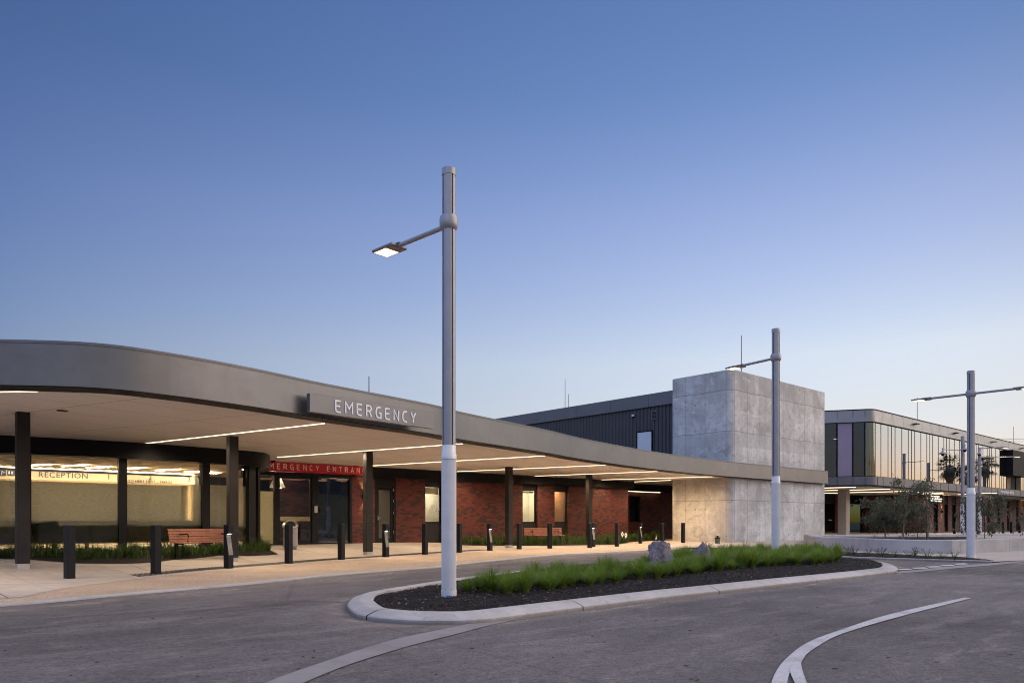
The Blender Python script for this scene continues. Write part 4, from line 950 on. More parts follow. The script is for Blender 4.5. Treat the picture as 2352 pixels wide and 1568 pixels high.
dz3 = 9.0                                                    # ground storey set back under the overhang
def kw(px): return kx(px, dz3)
def kbox(nm, a, b, z0, z1, y0, y1, mat, par=None):
    g = MB(); g.box(a, b, y0, y1, z0, z1); return g.build(nm, M[mat], par or GB)
def kwin(a, b, zb=.12, zt_=2.75, mt='dglass'):
    a, b = kw(a), kw(b); w = kbox('window', a, b, zb, zt_, dz3+.12, dz3+.14, mt)
    g = MB(); f = .07
    for q in ((a,a+f,zb,zt_),(b-f,b,zb,zt_),(a,b,zb,zb+f),(a,b,zt_-f,zt_)): g.box(q[0],q[1],dz3+.04,dz3+.16,q[2],q[3])
    g.build('frame', M['frame'], w); kbox('window_panel', a, b, zt_, 3.52, dz3+.06, dz3+.2, 'beam')
cur = kw(1872)
for a, b in ((1872,1919),(1952,1983)):
    if kw(a) > cur: kbox('brick_wall', cur, kw(a), -.05, 3.52, dz3, dz3+.3, 'brick')
    kwin(a, b); cur = kw(b)
xend = kx(2127, 3.6)
kbox('brick_wall', cur, xend, -.05, 3.52, dz3, dz3+.3, 'brick')
kbox('return_wall', xend, xend+.3, -.05, 3.52, 3.95, dz3+.3, 'brick_pale')
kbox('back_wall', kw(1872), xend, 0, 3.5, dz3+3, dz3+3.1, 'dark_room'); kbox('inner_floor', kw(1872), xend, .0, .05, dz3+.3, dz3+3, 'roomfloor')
dz9 = dz3; dz3 = 3.6; cur = xend
for a, b in ((2144,2155),(2169,2178),(2187,2196)):
    kbox('brick_wall', cur, kw(a), -.05, 3.52, dz3, dz3+.3, 'brick_pale'); kwin(a, b); cur = kw(b)
x = cur
while x < Lg-4:
    kbox('brick_wall', x, x+2.6, -.05, 3.52, dz3, dz3+.3, 'brick_pale')
    w = kbox('window', x+2.6, x+3.5, .12, 2.75, dz3+.12, dz3+.14, 'dglass'); kbox('window_panel', x+2.6, x+3.5, 2.75, 3.52, dz3+.06, dz3+.2, 'beam'); x += 3.5
kbox('back_wall', xend+.3, Lg, 0, 3.5, dz3+3, dz3+3.1, 'dark_room')
dz3 = dz9
kbox('desk', kw(1896), kw(1896)+1.2, .1, .85, dz3+1, dz3+1.6, 'room')
kbox('room_light', kw(1900), kw(1912), 2.6, 2.63, dz3+.8, dz3+.9, 'led'); kbox('room_light', kw(1958), kw(1975), 1.2, 1.22, dz3+2.2, dz3+2.25, 'led')
ex = kbox('exit_light', kw(1957), kw(1957)+.42, 2.42, 2.62, dz3+.05, dz3+.09, 'exit' if 'exit' in M else 'white')
g = MB(); a = kw(1957)
for q in ((.06,.10,.10,.16),(.05,.14,.04,.10),(.24,.36,.09,.12),(.32,.37,.06,.15)): g.box(a+q[0], a+q[1], dz3+.03, dz3+.048, 2.42+q[2], 2.42+q[3])
g.build('exit_symbol', M['letter'], ex)
def gled(a, b, z=3.53):
    p, q = pd(a[0], F*(z-H0)/(HZ-a[1])), pd(b[0], F*(z-H0)/(HZ-b[1])); d = (q-p).normalized(); nr = Vector((-d.y, d.x, 0))*.03; g = MB(); o = (K.x, K.y, 0)
    vs = [toloc(v, o) for v in (p+nr, p-nr, q-nr, q+nr)]; g.add([(v.x, v.y, z-.025) for v in vs]+[(v.x, v.y, z-.002) for v in vs], [(0,1,2,3),(0,1,5,4),(1,2,6,5),(2,3,7,6),(3,0,4,7)]); g.build('led_strip', M['led'], GB)
    for k in range(2): spot(p.lerp(q, .25+.5*k)+Vector((0,0,-.1)), 90, GB)
for a, b in (((1885,1119.8),(1965,1117.9)),((1885,1126),(2044,1122.4)),((1885,1132),(2097,1127.0)),((2098,1129.8),(2141,1128.4)),((2118,1132.0),(2166,1130.6)),((2117,1134),(2168,1132.9)),((2200,1135),(2262,1132)),((2232,1133),(2290,1131.5))): gled(a, b)
p = pd(1938, 57.0); q = (K-p); cx0 = (p-K).dot(BV); cy0 = (p-K).dot(AV)
g = MB(); g.bbox(cx0-.33, cx0+.33, cy0-.33, cy0+.33, -.05, 3.53, .03); g.build('column', M['planter'], GB, True)
# hanging directory sign under the eaves
pc = K+BV*kx(2147, 2.6)+AV*2.6
ds = empty('directory_sign', (pc.x, pc.y, 2.72), TH, 'dark directory sign with three lines of lit lettering under the eaves', 'sign')
g = MB(); g.bbox(-2.0, 2.0, 0, .08, 0, .72, .01); g.build('panel', M['black'], ds)
for i, s in enumerate(('Midwest Mental Health &', 'Midwest Mental Health and Community', 'Alcohol & Drug Service - Geraldton')):
    put('lettering', font_mesh(s, .22, M['lit'] if 'lit' in M else M['letter'], .01), ds, (0, -.012, .5-i*.2))
g = MB(); g.box(-1.8,-1.76,.02,.06,.72,.81); g.box(1.76,1.8,.02,.06,.72,.81); g.build('hanger', M['black'], ds)

# ------------------------------------------------------------------ wall lamps
def wall_lamp(p, rz, label, grp, pw=3.0):
    t = empty('wall_lamp', p, rz, label, 'wall lamp', grp)
    g = MB(); g.bbox(-.05, .05, -.14, -.03, -.12, .12, .008); g.build('housing', M['black'], t)
    g = MB(); g.box(-.03, .03, -.03, .0, -.05, .05); g.build('bracket', M['black'], t)
    for z in (.121, -.126):
        g = MB(); g.box(-.035, .035, -.12, -.05, z, z+.005); g.build('lens', M['lamp'], t)
    for dz_, up in ((.15, 1), (-.15, -1)):
        l = bpy.data.lights.new('wall_lamp_beam', 'SPOT'); l.energy = pw/EX*(1 if up > 0 else .5); l.color = (1, .55, .22); l.spot_size = rad(75); l.spot_blend = .8; l.shadow_soft_size = .03
        lo = bpy.data.objects.new('wall_lamp_beam', l); COL.objects.link(lo); lo.parent = t; lo.location = (0, -.10, dz_); lo.rotation_euler = (0 if up < 0 else rad(180), 0, 0)
wall_lamp(L2(wx(834), 0, 2.1), TH, 'small black up and down light on the brick by the entrance', 'up and down lights', 70)
for px, y in ((2162.6, 1.98), (2212, 2.02), (2264, 2.0), (2346, 2.0)):
    p = K+BV*kx(px, 3.6)+AV*3.6
    wall_lamp((p.x, p.y, y), TH, {2162.6: 'small lit up and down light on the brick left of the far lamp posts', 2212: 'lit up and down light behind the near lamp post', 2264: 'lit up and down light behind the leafy young tree', 2346: 'lit up and down light at the far right end of the brick'}[px], 'up and down lights', 120)

# ------------------------------------------------------------------ planters
def planter(pts, h, label, zsoil=True, th=.42):
    P = resample(catmull(pts, 5), 60); Q = offset(P, th); g = MB()
    t = empty('concrete_planter', (0,0,0), 0, label, 'planter wall')
    def jit(R_, z, o=0): return [Vector((p.x, p.y, z)) for p in R_]
    loft(g, [jit(P, -.02), jit(P, h-.02), jit(offset(P, .02), h), jit(offset(P, th-.02), h), jit(Q, h-.02), jit(Q, -.02)])
    for i in (0, -1): a, b = P[i], Q[i]; g.add([Vector((a.x,a.y,-.02)), Vector((b.x,b.y,-.02)), Vector((b.x,b.y,h-.01)), Vector((a.x,a.y,h-.01))], [(0,1,2,3)])
    g.build('wall', M['planter'], t, True)
    g = MB()
    for k in range(6, 58, 9):
        p, q = P[k], P[k+1]; d = (q-p).normalized(); nr = Vector((d.y, -d.x, 0)); c = p+nr*.002
        g.add([c-d*.008+Vector((0,0,.0)), c+d*.008, c+d*.008+Vector((0,0,h-.02)), c-d*.008+Vector((0,0,h-.02))], [(0,1,2,3)])
    g.build('joint', M['alu_dark'], t)
    return P, Q
pA = [at(1869,1250)+Vector((0,1.2,0)), at(1867,1256.5), at(1885,1259.5), at(1991,1266), at(2064,1270.3), at(2150,1272), at(2207,1272), at(2352,1264.8), at(2500,1258)]
P_, Q_ = planter(pA, .47, 'long low curved concrete planter wall beside the far footpath')
pB = [pd(1852, 40), pd(1851, 37.2), pd(1880, 36.6), pd(2029, 37.5), pd(2230, 40), pd(2420, 43)]
planter(pB, .40, 'low concrete planter wall standing behind the front one')
g = MB(); ngon(g, Q_+[pd(2500, 36.5), pd(2230, 36), pd(2029, 35.5), pd(1885, 34.5)], .33); struct(g.build('planter_soil', M['mulch']))
g = MB(); ngon(g, [pd(2235, 29, .40), pd(2420, 27.8, .40), pd(2440, 34, .40), pd(2238, 34.5, .40)], .41); struct(g.build('raised_path', M['pave']))
g = MB(); ngon(g, [pd(2080, 50), pd(2420, 46), pd(2420, 58), pd(2100, 60)], .035); struct(g.build('lawn', M['lawn'] if 'lawn' in M else M['soil']))

# ------------------------------------------------------------------ bollards
def bollard(lit):
    t = empty('light_bollard' if lit else 'bollard'); w = .075; h = 1.0
    if not lit:
        g = MB(); g.bbox(-w, w, -w, w, -.03, h, .008); g.build('post', M['bollard'], t)
        g = MB(); g.box(-w+.02, w-.02, -w+.02, w-.02, h, h+.004); g.build('cap', M['alu_dark'], t)
    else:
        # notch faces -y; profile in y-z, extruded in x
        pr = [(-w,-.03),(w,-.03),(w,h),(-w,h),(-w,.80),(.02,.79),(.005,.76),(-w+.002,.30)]
        g = MB(); n = len(pr); vs = [(-w, a, b) for a, b in pr]+[(w, a, b) for a, b in pr]
        from mathutils.geometry import tessellate_polygon
        tri = tessellate_polygon([[Vector((a, b, 0)) for a, b in pr]])
        g.add(vs, [tuple(q) for q in tri]+[tuple(i+n for i in q) for q in tri]+[(i, (i+1) % n, n+(i+1) % n, n+i) for i in range(n)]); g.build('post', M['bollard'], t)
        g = MB(); d = Vector((0, -.078, -.46)).normalized(); 
        g.add([(-w+.012, .000, .755), (w-.012, .000, .755), (w-.012, -w-.001, .31), (-w+.012, -w-.001, .31)], [(0,1,2,3)]); g.build('reflector', M['reflector'], t)
        g = MB(); g.box(-.035, .035, -.045, -.005, .782, .788); g.build('lens', M['lamp_b'], t)
        l = bpy.data.lights.new('bollard_lamp', 'SPOT'); l.energy = 14/EX; l.color = (1, .80, .58); l.spot_size = rad(120); l.spot_blend = .9; l.shadow_soft_size = .03
        lo = bpy.data.objects.new('bollard_lamp', l); COL.objects.link(lo); lo.parent = t; lo.location = (0, -.10, .76); lo.rotation_euler = (rad(-32), 0, 0)
    return t
M['reflector'] = plain('bollard_reflector', (.12, .117, .11), .6, 0, .25, 60)
M['lamp_b'] = emit('bollard_lens', (1, .92, .78), 14)
BOL = [(159.6,1331,0,'leftmost black bollard, in front of the reception glass'),(358,1318.5,0,'plain black bollard left of the near timber bench'),(525,1306,1,'bollard with a lit slanted reflector, overlapping the near timber bench'),(663,1295,0,'plain black bollard in front of the litter bin'),(784,1285.8,0,'plain black bollard in front of the fixed entrance glass'),(886,1280,1,'bollard with a lit slanted reflector in front of the single door'),(976,1274,0,'plain black bollard just left of the big lamp post'),(1055,1269.4,0,'plain black bollard touching the right side of the big lamp post'),(1125,1265,1,'lit reflector bollard left of the fourth canopy column'),(1192.5,1261.5,0,'plain black bollard at the left end of the far timber bench'),(1262.7,1259.8,0,'plain black bollard across the middle of the far timber bench'),(1354.7,1258.5,0,'plain black bollard overlapping the base of the farthest canopy column'),(1417,1255,0,'plain black bollard in front of the last brick panel'),(1471,1248.3,1,'lit reflector bollard in front of the dark brick recess'),(1520.8,1247.6,0,'plain black bollard behind the big rock'),(1569,1247,0,'plain black bollard in front of the concrete tower')]
protos = {}
def place(protof, key, loc, rz, label, cat, grp):
    if key not in protos: protos[key] = t = protof()
    else: t = copy_tree(protos[key])
    t.location = loc; t.rotation_euler = (0, 0, rz); return tag(t, label, cat, grp)
def dirat(i): a = BOL[max(i-1, 0)]; b = BOL[min(i+1, len(BOL)-1)]; d = at(b[0], b[1])-at(a[0], a[1]); return math.atan2(d.y, d.x)
for i, (px, py, lit, lab) in enumerate(BOL):
    p = at(px, py); place(lambda: bollard(lit), 'b%d' % lit, (p.x, p.y, gz(p.x, p.y)+.012), dirat(i) if i < 14 else TH, lab, 'bollard', 'black bollards along the paving')
p = pd(1362, 29.9+1.0); place(lambda: bollard(1), 'b1', (p.x, p.y, .012), TH, 'lit reflector bollard half hidden by a plain one near the farthest column', 'bollard', 'black bollards along the paving')
for px, Y, lit, lab in ((2192,52,0,'plain dark bollard left of the twin camera posts'),(2283,55,1,'tapered dark bollard behind the leafy young tree at right'),(2304,56,0,'first of three plain far bollards near the right edge'),(2323,57,0,'middle of three plain far bollards near the right edge'),(2342,58,0,'last of three plain far bollards at the right edge')):
    p = pd(px, Y); place(lambda: bollard(lit), 'b%d' % lit, (p.x, p.y, .03), TH, lab, 'bollard', 'dark bollards in front of the glass building')
p = pd(1648, 35.3); hy = empty('hose_tap_post', (p.x, p.y, .02), TH, 'short green and black tap post against the concrete tower', 'tap post')
g = MB(); g.bbox(-.09,.09,-.09,.09,0,.24,.01); g.build('post', plain('green_paint', (.05,.07,.035), .6), hy); g = MB(); g.bbox(-.11,.11,-.1,.1,.24,.30,.01); g.lathe([(0,.38),(.05,.38),(.06,.30)], 10); g.build('cap', M['bollard'], hy)

# ------------------------------------------------------------------ street lamps
def arm_head(t, rz, zc, L_=1.05, hl=.50, rise=.0):
    Rm = Matrix.Rotation(rz, 4, 'Z'); S = lambda v: Rm @ Vector(v)
    g = MB(); g.tube([S((.08,0,zc)), S((.3,0,zc)), S((L_+.02,0,zc+rise))], .033, 12); a = g.build('arm', M['alu'], t, True)
    hd = MB(); x0, x1, w = L_+.02, L_+hl, .15
    Mh = Matrix.Translation((0,0,zc+rise)) @ Rm
    for bx in ((x0, x1, -w, w, -.03, .012), (x0-.04, x0+.20, -.045, .045, .012, .04)):
        b = .012; mb = MB(); mb.bbox(*bx, b); mb.v = [tuple(Mh @ Vector(v)) for v in mb.v]; hd.add(mb.v, mb.f)
    h = hd.build('lamp_head', M['lamp_house'], a)
    g = MB(); g.add([Mh @ Vector(v) for v in ((x0+.17,-w+.03,-.0315),(x1-.03,-w+.03,-.0315),(x1-.03,w-.03,-.0315),(x0+.17,w-.03,-.0315))], [(0,1,2,3)]); g.build('lens', M['lamp'], h)
    g = MB()
    for k in range(4): mb = MB(); mb.box(x0+.2+k*.06, x0+.22+k*.06, -.1, .1, .012, .03); mb.v = [tuple(Mh @ Vector(v)) for v in mb.v]; g.add(mb.v, mb.f)
    g.build('cooling_fin', M['lamp_house'], h)
    l = bpy.data.lights.new('street_lamp_light', 'SPOT'); l.energy = 55/EX; l.color = (1, .80, .52); l.spot_size = rad(125); l.spot_blend = .7; l.shadow_soft_size = .12
    lo = bpy.data.objects.new('street_lamp_light', l); COL.objects.link(lo); lo.parent = t; lo.location = Mh @ Vector((x0+.3, 0, -.05))
def street_lamp(p, z0, zj, zc, zt_, arms, label, r1=.107, r0=.097, grp='tall grey street lamps', slotrot=0):
    t = empty('street_lamp', (p.x, p.y, z0), 0, label, 'street lamp', grp)
    g = MB(); prof = []; n = 44
    vs = []; fs = []
    for z, sc_ in ((0, 1), (zj-.03, 1), (zj+.02, 1.0)):
        for k in range(n*2):
            a = math.pi*k/n; rr = r1*(1 if k % 2 else .955); vs.append((rr*math.cos(a), rr*math.sin(a), z))
    for j in range(2):
        for k in range(n*2): fs.append((j*n*2+k, j*n*2+(k+1) % (n*2), (j+1)*n*2+(k+1) % (n*2), (j+1)*n*2+k))
    g.add(vs, fs); g.build('sleeve', M['alu_pale'], t)
    g = MB(); g.lathe([(r1+.002, .10), (r1+.006, .10), (r1+.006, .015), (r1+.002,.0)], 32); g.build('base_ring', M['alu_pale'], t, True)
    g = MB(); g.lathe([(r1+.006, zj-.06), (r1+.006, zj), (r1-.005, zj+.02), (r0+.004, zj+.12), (r0, zj+.13)], 32); g.build('joint_collar', M['alu_pale'], t, True)
    g = MB(); N = 32; vs = []; fs = []
    angs = []
    for q in range(4):
        c = rad(90*q+38+slotrot); angs += [(c-.20, 1), (c-.13, 1), (c-.12, .84), (c+.12, .84), (c+.13, 1), (c+.20, 1)]+[(c+.20+(math.pi/2-.40)*j/6, 1) for j in range(1, 6)]
    for z in (zj+.02, zt_-.05):
        for a, s_ in angs: vs.append((r0*s_*math.cos(a), r0*s_*math.sin(a), z))
    m_ = len(angs)
    for k in range(m_): fs.append((k, (k+1) % m_, m_+(k+1) % m_, m_+k))
    g.add(vs, fs); g.build('pole', M['alu'], t)
    g = MB()
    for q in range(4):
        c = rad(90*q+38+slotrot); a0, a1 = c-.115, c+.115; rr = r0*.855
        g.add([(rr*math.cos(a0), rr*math.sin(a0), zj+.13), (rr*math.cos(a1), rr*math.sin(a1), zj+.13), (rr*math.cos(a1), rr*math.sin(a1), zt_-.1), (rr*math.cos(a0), rr*math.sin(a0), zt_-.1)], [(0,1,2,3)])
    g.build('slot', M['alu_dark'], t)
    g = MB(); g.lathe([(r0+.003, zt_-.10), (r0+.005, zt_-.10), (r0+.005, zt_-.01), (r0-.01, zt_), (0, zt_)], 32); g.build('cap', M['alu'], t, True)
    if arms:
        g = MB(); g.lathe([(r0+.0, zc-.11), (r0+.018, zc-.095), (r0+.034, zc-.05), (r0+.036, zc+.03), (r0+.024, zc+.075), (r0+.0, zc+.085)], 32); g.build('arm_collar', M['alu'], t, True)
    for a in arms: arm_head(t, *a)
    return t
p1 = pd(1031, 10.0)
lm = street_lamp(p1, .06, 1.94, 5.11, 5.84, [(math.atan2(.88, -.95), 5.07)], 'nearest and tallest-looking lamp post, in the mulch of the kerbed island', .101, .0925)
g = MB(); g.box(-.03, .05, -.108, -.102, .0, .035); g.build('blue_tape', plain('blue_tape', (.02, .22, .55), .5), lm)
g = MB()
for a in (250, 290): g.lathe([(0,0),(.006,.0),(.006,.006)], 8, (.112*math.cos(rad(a)), .112*math.sin(rad(a)), .12))
g.build('bolt', M['alu_dark'], lm)
p2 = pd(1782, 18.8); street_lamp(p2, .10, H0+(HZ-1105)*18.8/F-.10, H0+(HZ-820)*18.8/F-.10, H0+(HZ-755)*18.8/F-.10, [(math.atan2(1.25, -.78), H0+(HZ-822)*18.8/F-.10)], 'middle lamp post rising from the grass tussocks in front of the concrete tower', .105, .099)
p3 = pd(2230, 21.0); street_lamp(p3, .02, H0+(HZ-1132)*21/F, H0+(HZ-905)*21/F, H0+(HZ-853)*21/F, [(math.atan2(1.0, -.9), 4.72), (math.atan2(-1.0, .9), 4.72)], 'double-armed lamp post beside the curved planter wall', .11, .098)
def cam_arm(t, rz, zc, L_, shade=True):
    Rm = Matrix.Rotation(rz, 4, 'Z')
    g = MB(); g.tube([Rm @ Vector((.05,0,zc)), Rm @ Vector((L_,0,zc+.02))], .028, 8); a = g.build('arm', M['alu'], t, True)
    c = Rm @ Vector((L_, 0, zc))
    g = MB(); g.lathe([(0,.10),(.05,.10),(.05,-.08),(.09,-.14),(.27 if shade else .12,-.24),(.27 if shade else .12,-.26),(.10,-.27)], 20, c); h = g.build('camera_shade', M['alu'], a, True)
    g = MB(); g.lathe([(.10,-.27),(.09,-.33),(.05,-.38),(0,-.39)], 14, c); g.build('camera_dome', M['black'], h, True)
Yq = 45.0; p4 = pd(2211, Yq); z0 = .05
t4 = street_lamp(p4, z0, H0+(HZ-1160)*Yq/F, 4.9, H0+(HZ-1003)*Yq/F, [], 'left post of the far pair, carrying two dome cameras on its arms', .12, .10, 'far camera posts')
cam_arm(t4, rad(200), H0+(HZ-1036)*Yq/F, 2.2*.75); cam_arm(t4, rad(250), H0+(HZ-1027)*Yq/F, .55)
g = MB(); g.bbox(-.26,.26,-.2,.2,0,.22,.03); g.build('footing', M['planter'], t4)
Y5 = 46.5; p5 = pd(2250, Y5)
t5 = street_lamp(p5, z0, H0+(HZ-1150)*Y5/F, 4.7, H0+(HZ-1029)*Y5/F, [(rad(-30), H0+(HZ-1031)*Y5/F), (rad(-15), H0+(HZ-1052)*Y5/F, 1.75)], 'right post of the far pair, carrying two lamp arms and one dome camera', .12, .10, 'far camera posts')
cam_arm(t5, rad(235), H0+(HZ-1036)*Y5/F, .4, False)
g = MB(); g.bbox(-.26,.26,-.2,.2,0,.22,.03); g.build('footing', M['planter'], t5)

# ------------------------------------------------------------------ benches, bin
def bench(L_=1.8):
    t = empty('park_bench')
    for k in range(5): g = MB(); z = .47+k*.068; y = .20+k*.022; Mx = Matrix.Translation((L_/2-.0, y, z)) @ Matrix.Rotation(rad(-14), 4, 'X'); g.obox(Mx, L_, .026, .058); g.build('back_slat', M['timber'], t)
    for k in range(4): g = MB(); g.bbox(0, L_, -.25+k*.108, -.25+k*.108+.092, .405, .435, .005); g.build('seat_slat', M['timber'], t)
    for x in (.10, L_-.16):
        g = MB(); g.bbox(x, x+.07, .05, .14, .0, .39, .006); g.box(x-.02, x+.09, -.05, .24, -.005, .012); g.build('leg', M['bollard'], t)
    for x in (.12, L_/2, L_-.16):
        g = MB(); g.box(x, x+.04, -.26, .2, .375, .404); g.obox(Matrix.Translation((x+.02, .265, .60)) @ Matrix.Rotation(rad(-16), 4, 'X'), .04, .02, .36); g.build('bracket', M['bollard'], t)
    for x in (.28, L_-.32):
        g = MB(); g.tube([(x,-.20,.43),(x,-.23,.60),(x,-.19,.645),(x,.20,.63)], .020, 8); g.build('armrest', M['bollard'], t, True)
    return t
pb = pd(398, 18.9); bd = Vector((.60,.80,0)).normalized()
b1_ = bench(); z = gz(pb.x, pb.y)+.02; b1_.location = (pb.x, pb.y, z); b1_.rotation_euler = (0,0,math.atan2(bd.y, bd.x)); tag(b1_, 'reddish slatted timber bench in front of the reception glass', 'bench', 'timber benches')
pb = pd(1207, 33.2); b2_ = copy_tree(b1_); b2_.location = (pb.x, pb.y, gz(pb.x,pb.y)+.02); b2_.rotation_euler = (0,0,rad(14)); tag(b2_, 'slatted timber bench with a scrap of white paper on its armrest, before the brick wall', 'bench', 'timber benches')
pn = b2_.matrix_basis @ Vector((1.50, -.05, .655))
g = MB(); g.add([(-.10,-.03,.0),(.02,-.05,.02),(.16,-.03,.015),(.17,.04,-.05),(.03,.05,.03),(-.08,.03,.01)], [(0,1,4,5),(1,2,3,4)]); tag(g.build('paper_scrap', M['white'], loc=pn), 'white paper scrap lying on the armrest of the far bench', 'paper')
pbn = pd(667, 24.3); z = gz(pbn.x, pbn.y)+.02
bn = empty('litter_bin', (pbn.x, pbn.y, z), rad(35), 'pale ribbed cylindrical litter bin with a curved metal hood', 'litter bin')
g = MB(); vs = []; fs = []; n = 40
for zz_ in (.10, .70):
    for k in range(n*2): a = math.pi*k/n; rr = .235*(1 if k % 2 else .965); vs.append((rr*math.cos(a), rr*math.sin(a), zz_))
for k in range(n*2): fs.append((k, (k+1) % (n*2), n*2+(k+1) % (n*2), n*2+k))
g.add(vs, fs); g.build('body', M['alu'], bn)
g = MB(); g.lathe([(0,0),(.2,0),(.2,.07),(.22,.10),(0,.10)], 28); g.build('base', M['lamp_house'], bn, True)
g = MB(); g.lathe([(.235,.70),(.25,.71),(.25,.745),(.22,.76),(0,.76)], 28); g.build('rim', M['steel'], bn, True)
g = MB(); rows = []
for y in (-.12, .12):
    rows.append([Vector((.235*math.cos(a), y, .76+.20*math.sin(a))) for a in [math.pi*j/14 for j in range(15)]])
loft(g, rows); rows2 = [[Vector((p.x*.94, p.y, .76+(p.z-.76)*.92)) for p in r_] for r_ in rows]; loft(g, rows2); loft(g, [rows[0], rows2[0]]); loft(g, [rows[1], rows2[1]]); g.build('hood', M['steel'], bn, True)

# waiting room seating: rows seen through the glass
def seating(n=4):
    t = empty('waiting_seats')
    for k in range(n):
        g = MB(); g.bbox(k*.60, k*.60+.595, -.03, .05, .36, .90, .02); g.build('backrest', M['seat'], t)
        g = MB(); g.bbox(k*.60, k*.60+.59, .05, .5, .34, .42, .02); g.build('seat', M['seat'], t)
    g = MB(); g.box(.1, n*.6-.1, .2, .26, .28, .34); g.build('beam', M['black'], t)
    for x in (.28, n*.3, n*.6-.3):
        g = MB(); g.tube([(x,.23,.31),(x,-.02,.04),(x,-.08,.0)], .018, 6); g.tube([(x,.23,.31),(x,.48,.04),(x,.54,.0)], .018, 6); g.build('leg', M['chrome'], t, True)
    return t
GP = resample(offset(GLc, .75), 60)
sl = ['row of dark green waiting seats behind the leftmost glass pane', 'dark green waiting seats behind the pane under the RECEPTION lettering', 'dark green waiting seats behind the glass under the number 1', 'dark green waiting seats behind the pane under the TRIAGE lettering', 'dark green waiting seats inside, behind the near timber bench']
for i, (px, dd) in enumerate(((-120, .7), (78, .6), (185, .8), (297, .6), (392, .75))):
    a = gpt(px); b = gpt(px+90); d = (b-a).normalized(); nr = Vector((-d.y, d.x, 0)); q = a+nr*dd
    place(lambda: seating(4 if True else 3), 'seat', (q.x, q.y, .215), math.atan2(d.y, d.x), sl[i], 'waiting seats', 'waiting seats behind the glass')

# ------------------------------------------------------------------ tussocks
def tuft_mesh(name, n, h, spread, mat, seed):
    r_ = random.Random(seed); g = MB()
    for k in range(n):
        a = r_.uniform(0, 6.283); rr = spread*.16*math.sqrt(r_.random()); ln_ = h*r_.uniform(.55, 1.12); lean = r_.uniform(.05, 1.0)**1.1*spread; w = r_.uniform(.003, .0062)
        bx, by = rr*math.cos(a), rr*math.sin(a); a2 = a+r_.uniform(-.5, .5); dx, dy = math.cos(a2), math.sin(a2); px_, py_ = -dy, dx
        vs = []; m_ = 4
        for j in range(m_+1):
            t = j/m_; out = lean*(t**1.7); z = ln_*(t-.28*(lean/spread)*t*t); ww = w*(1-t*.85)
            c = (bx+dx*out, by+dy*out, z); vs += [(c[0]+px_*ww, c[1]+py_*ww, z), (c[0]-px_*ww, c[1]-py_*ww, z)]
        g.add(vs, [(2*j, 2*j+1, 2*j+3, 2*j+2) for j in range(m_)])
    return g.mesh(name, mat)
TM = [tuft_mesh('tussock', 480, .305, .27, M['grass'], 20+i) for i in range(7)]
TD = [tuft_mesh('verge_tussock', 120, .38, .24, M['grass_dark'], 60+i) for i in range(5)]
front = [(8.9,-.55),(10.0,-.42)]
def tuft(me, x, y, z, s, lab, grp):
    o = bpy.data.objects.new('grass_tussock', me); COL.objects.link(o); o.location = (x, y, z); o.rotation_euler = (R.uniform(-.06,.06), R.uniform(-.06,.06), R.uniform(0, 6.28)); o.scale = (s, s, s*R.uniform(.85, 1.15))
    tag(o, lab, 'grass tussock', grp); return o
bed = [(1062,10.35),(1143,10.15),(1278,10.9),(1400,12.0),(1636,14.1),(1712,15.4),(1876,16.5),(1934,17.3),(1925,18.6),(1850,20.3),(1750,20.2),(1620,18.6),(1560,16.4),(1480,14.9),(1392,13.5),(1300,12.7),(1200,11.9),(1100,11.0),(1064,10.7)]
bedp = [(pd(px, Y).x, Y) for px, Y in bed]
pts = []
BX = [p[0] for p in bedp]
tries = 0
while tries < 9000:
    tries += 1; x, y = R.uniform(min(BX), max(BX)), R.uniform(10, 20.5)
    if not inside((x, y), bedp): continue
    if any((x-a)**2+(y-b)**2 < .275**2 for a, b in pts): continue
    if (x-p2.x)**2+(y-p2.y)**2 < .22**2 or (x-3.0)**2+(y-14.25)**2 < .30**2 or (x-3.95)**2+(y-15.7)**2 < .2**2: continue
    pts.append((x, y))
for x, y in pts[:158]:
    tuft(R.choice(TM), x, y, hz_(x, y)-.01, R.uniform(.72, 1.25)*(1 if y < 14 else 1.15), 'bright green strap-leaved tussock in the mulch of the kerbed island', 'tussocks massed in the kerbed island')
# planting strip under the reception glass
fr_ = catmull([at(-300,1293,.05), at(-120,1295,.05), at(0,1298,.05), at(149,1302.6,.05), at(234,1301,.05), at(330,1297,.05), at(398,1290.5,.05), at(440,1287.5,.05), at(475,1284.5,.05), at(509,1281.5,.05), at(574,1280.5,.05), at(640,1275.5,.06)], 5)
bk_ = resample(GLc, 40); fr_ = resample([Vector((-19,17.6,0))]+fr_, 40)
vg = MB()
def cover(f_, b_, n_, t0, t1, hs, zoff):
    N_ = len(f_)-1
    for i in range(n_):
        u, t = R.random(), t0+(t1-t0)*R.random(); j = min(int(u*N_), N_-1); f = f_[j].lerp(f_[j+1], u*N_-j); b = b_[j].lerp(b_[j+1], u*N_-j); p = f.lerp(b, t); z = gz(p.x, p.y)+zoff
        for k in range(9):
            a = R.uniform(0, 6.28); h = hs*R.uniform(.4, 1.1); o = R.uniform(.02, .14); w = .006; q = Vector((p.x+R.gauss(0, .05), p.y+R.gauss(0, .05), z)); e = q+Vector((o*math.cos(a), o*math.sin(a), h)); m_ = q.lerp(e, .55)+Vector((0, 0, h*.12)); sd_ = Vector((-math.sin(a), math.cos(a), 0))*w
            vg.add([q-sd_, q+sd_, m_+sd_*.8, e, m_-sd_*.8], [(0,1,2,4),(4,2,3)])
cover(fr_, bk_, 1500, .30, .97, .22, .03)
g = MB(); loft(g, [[Vector((p.x, p.y, gz(p.x, p.y)+.034)) for p in [f.lerp(b, t) for f, b in zip(fr_, bk_)]] for t in (0, .25, .5, .75, 1)]); struct(g.build('garden_soil', M['mulch']))
k = 0
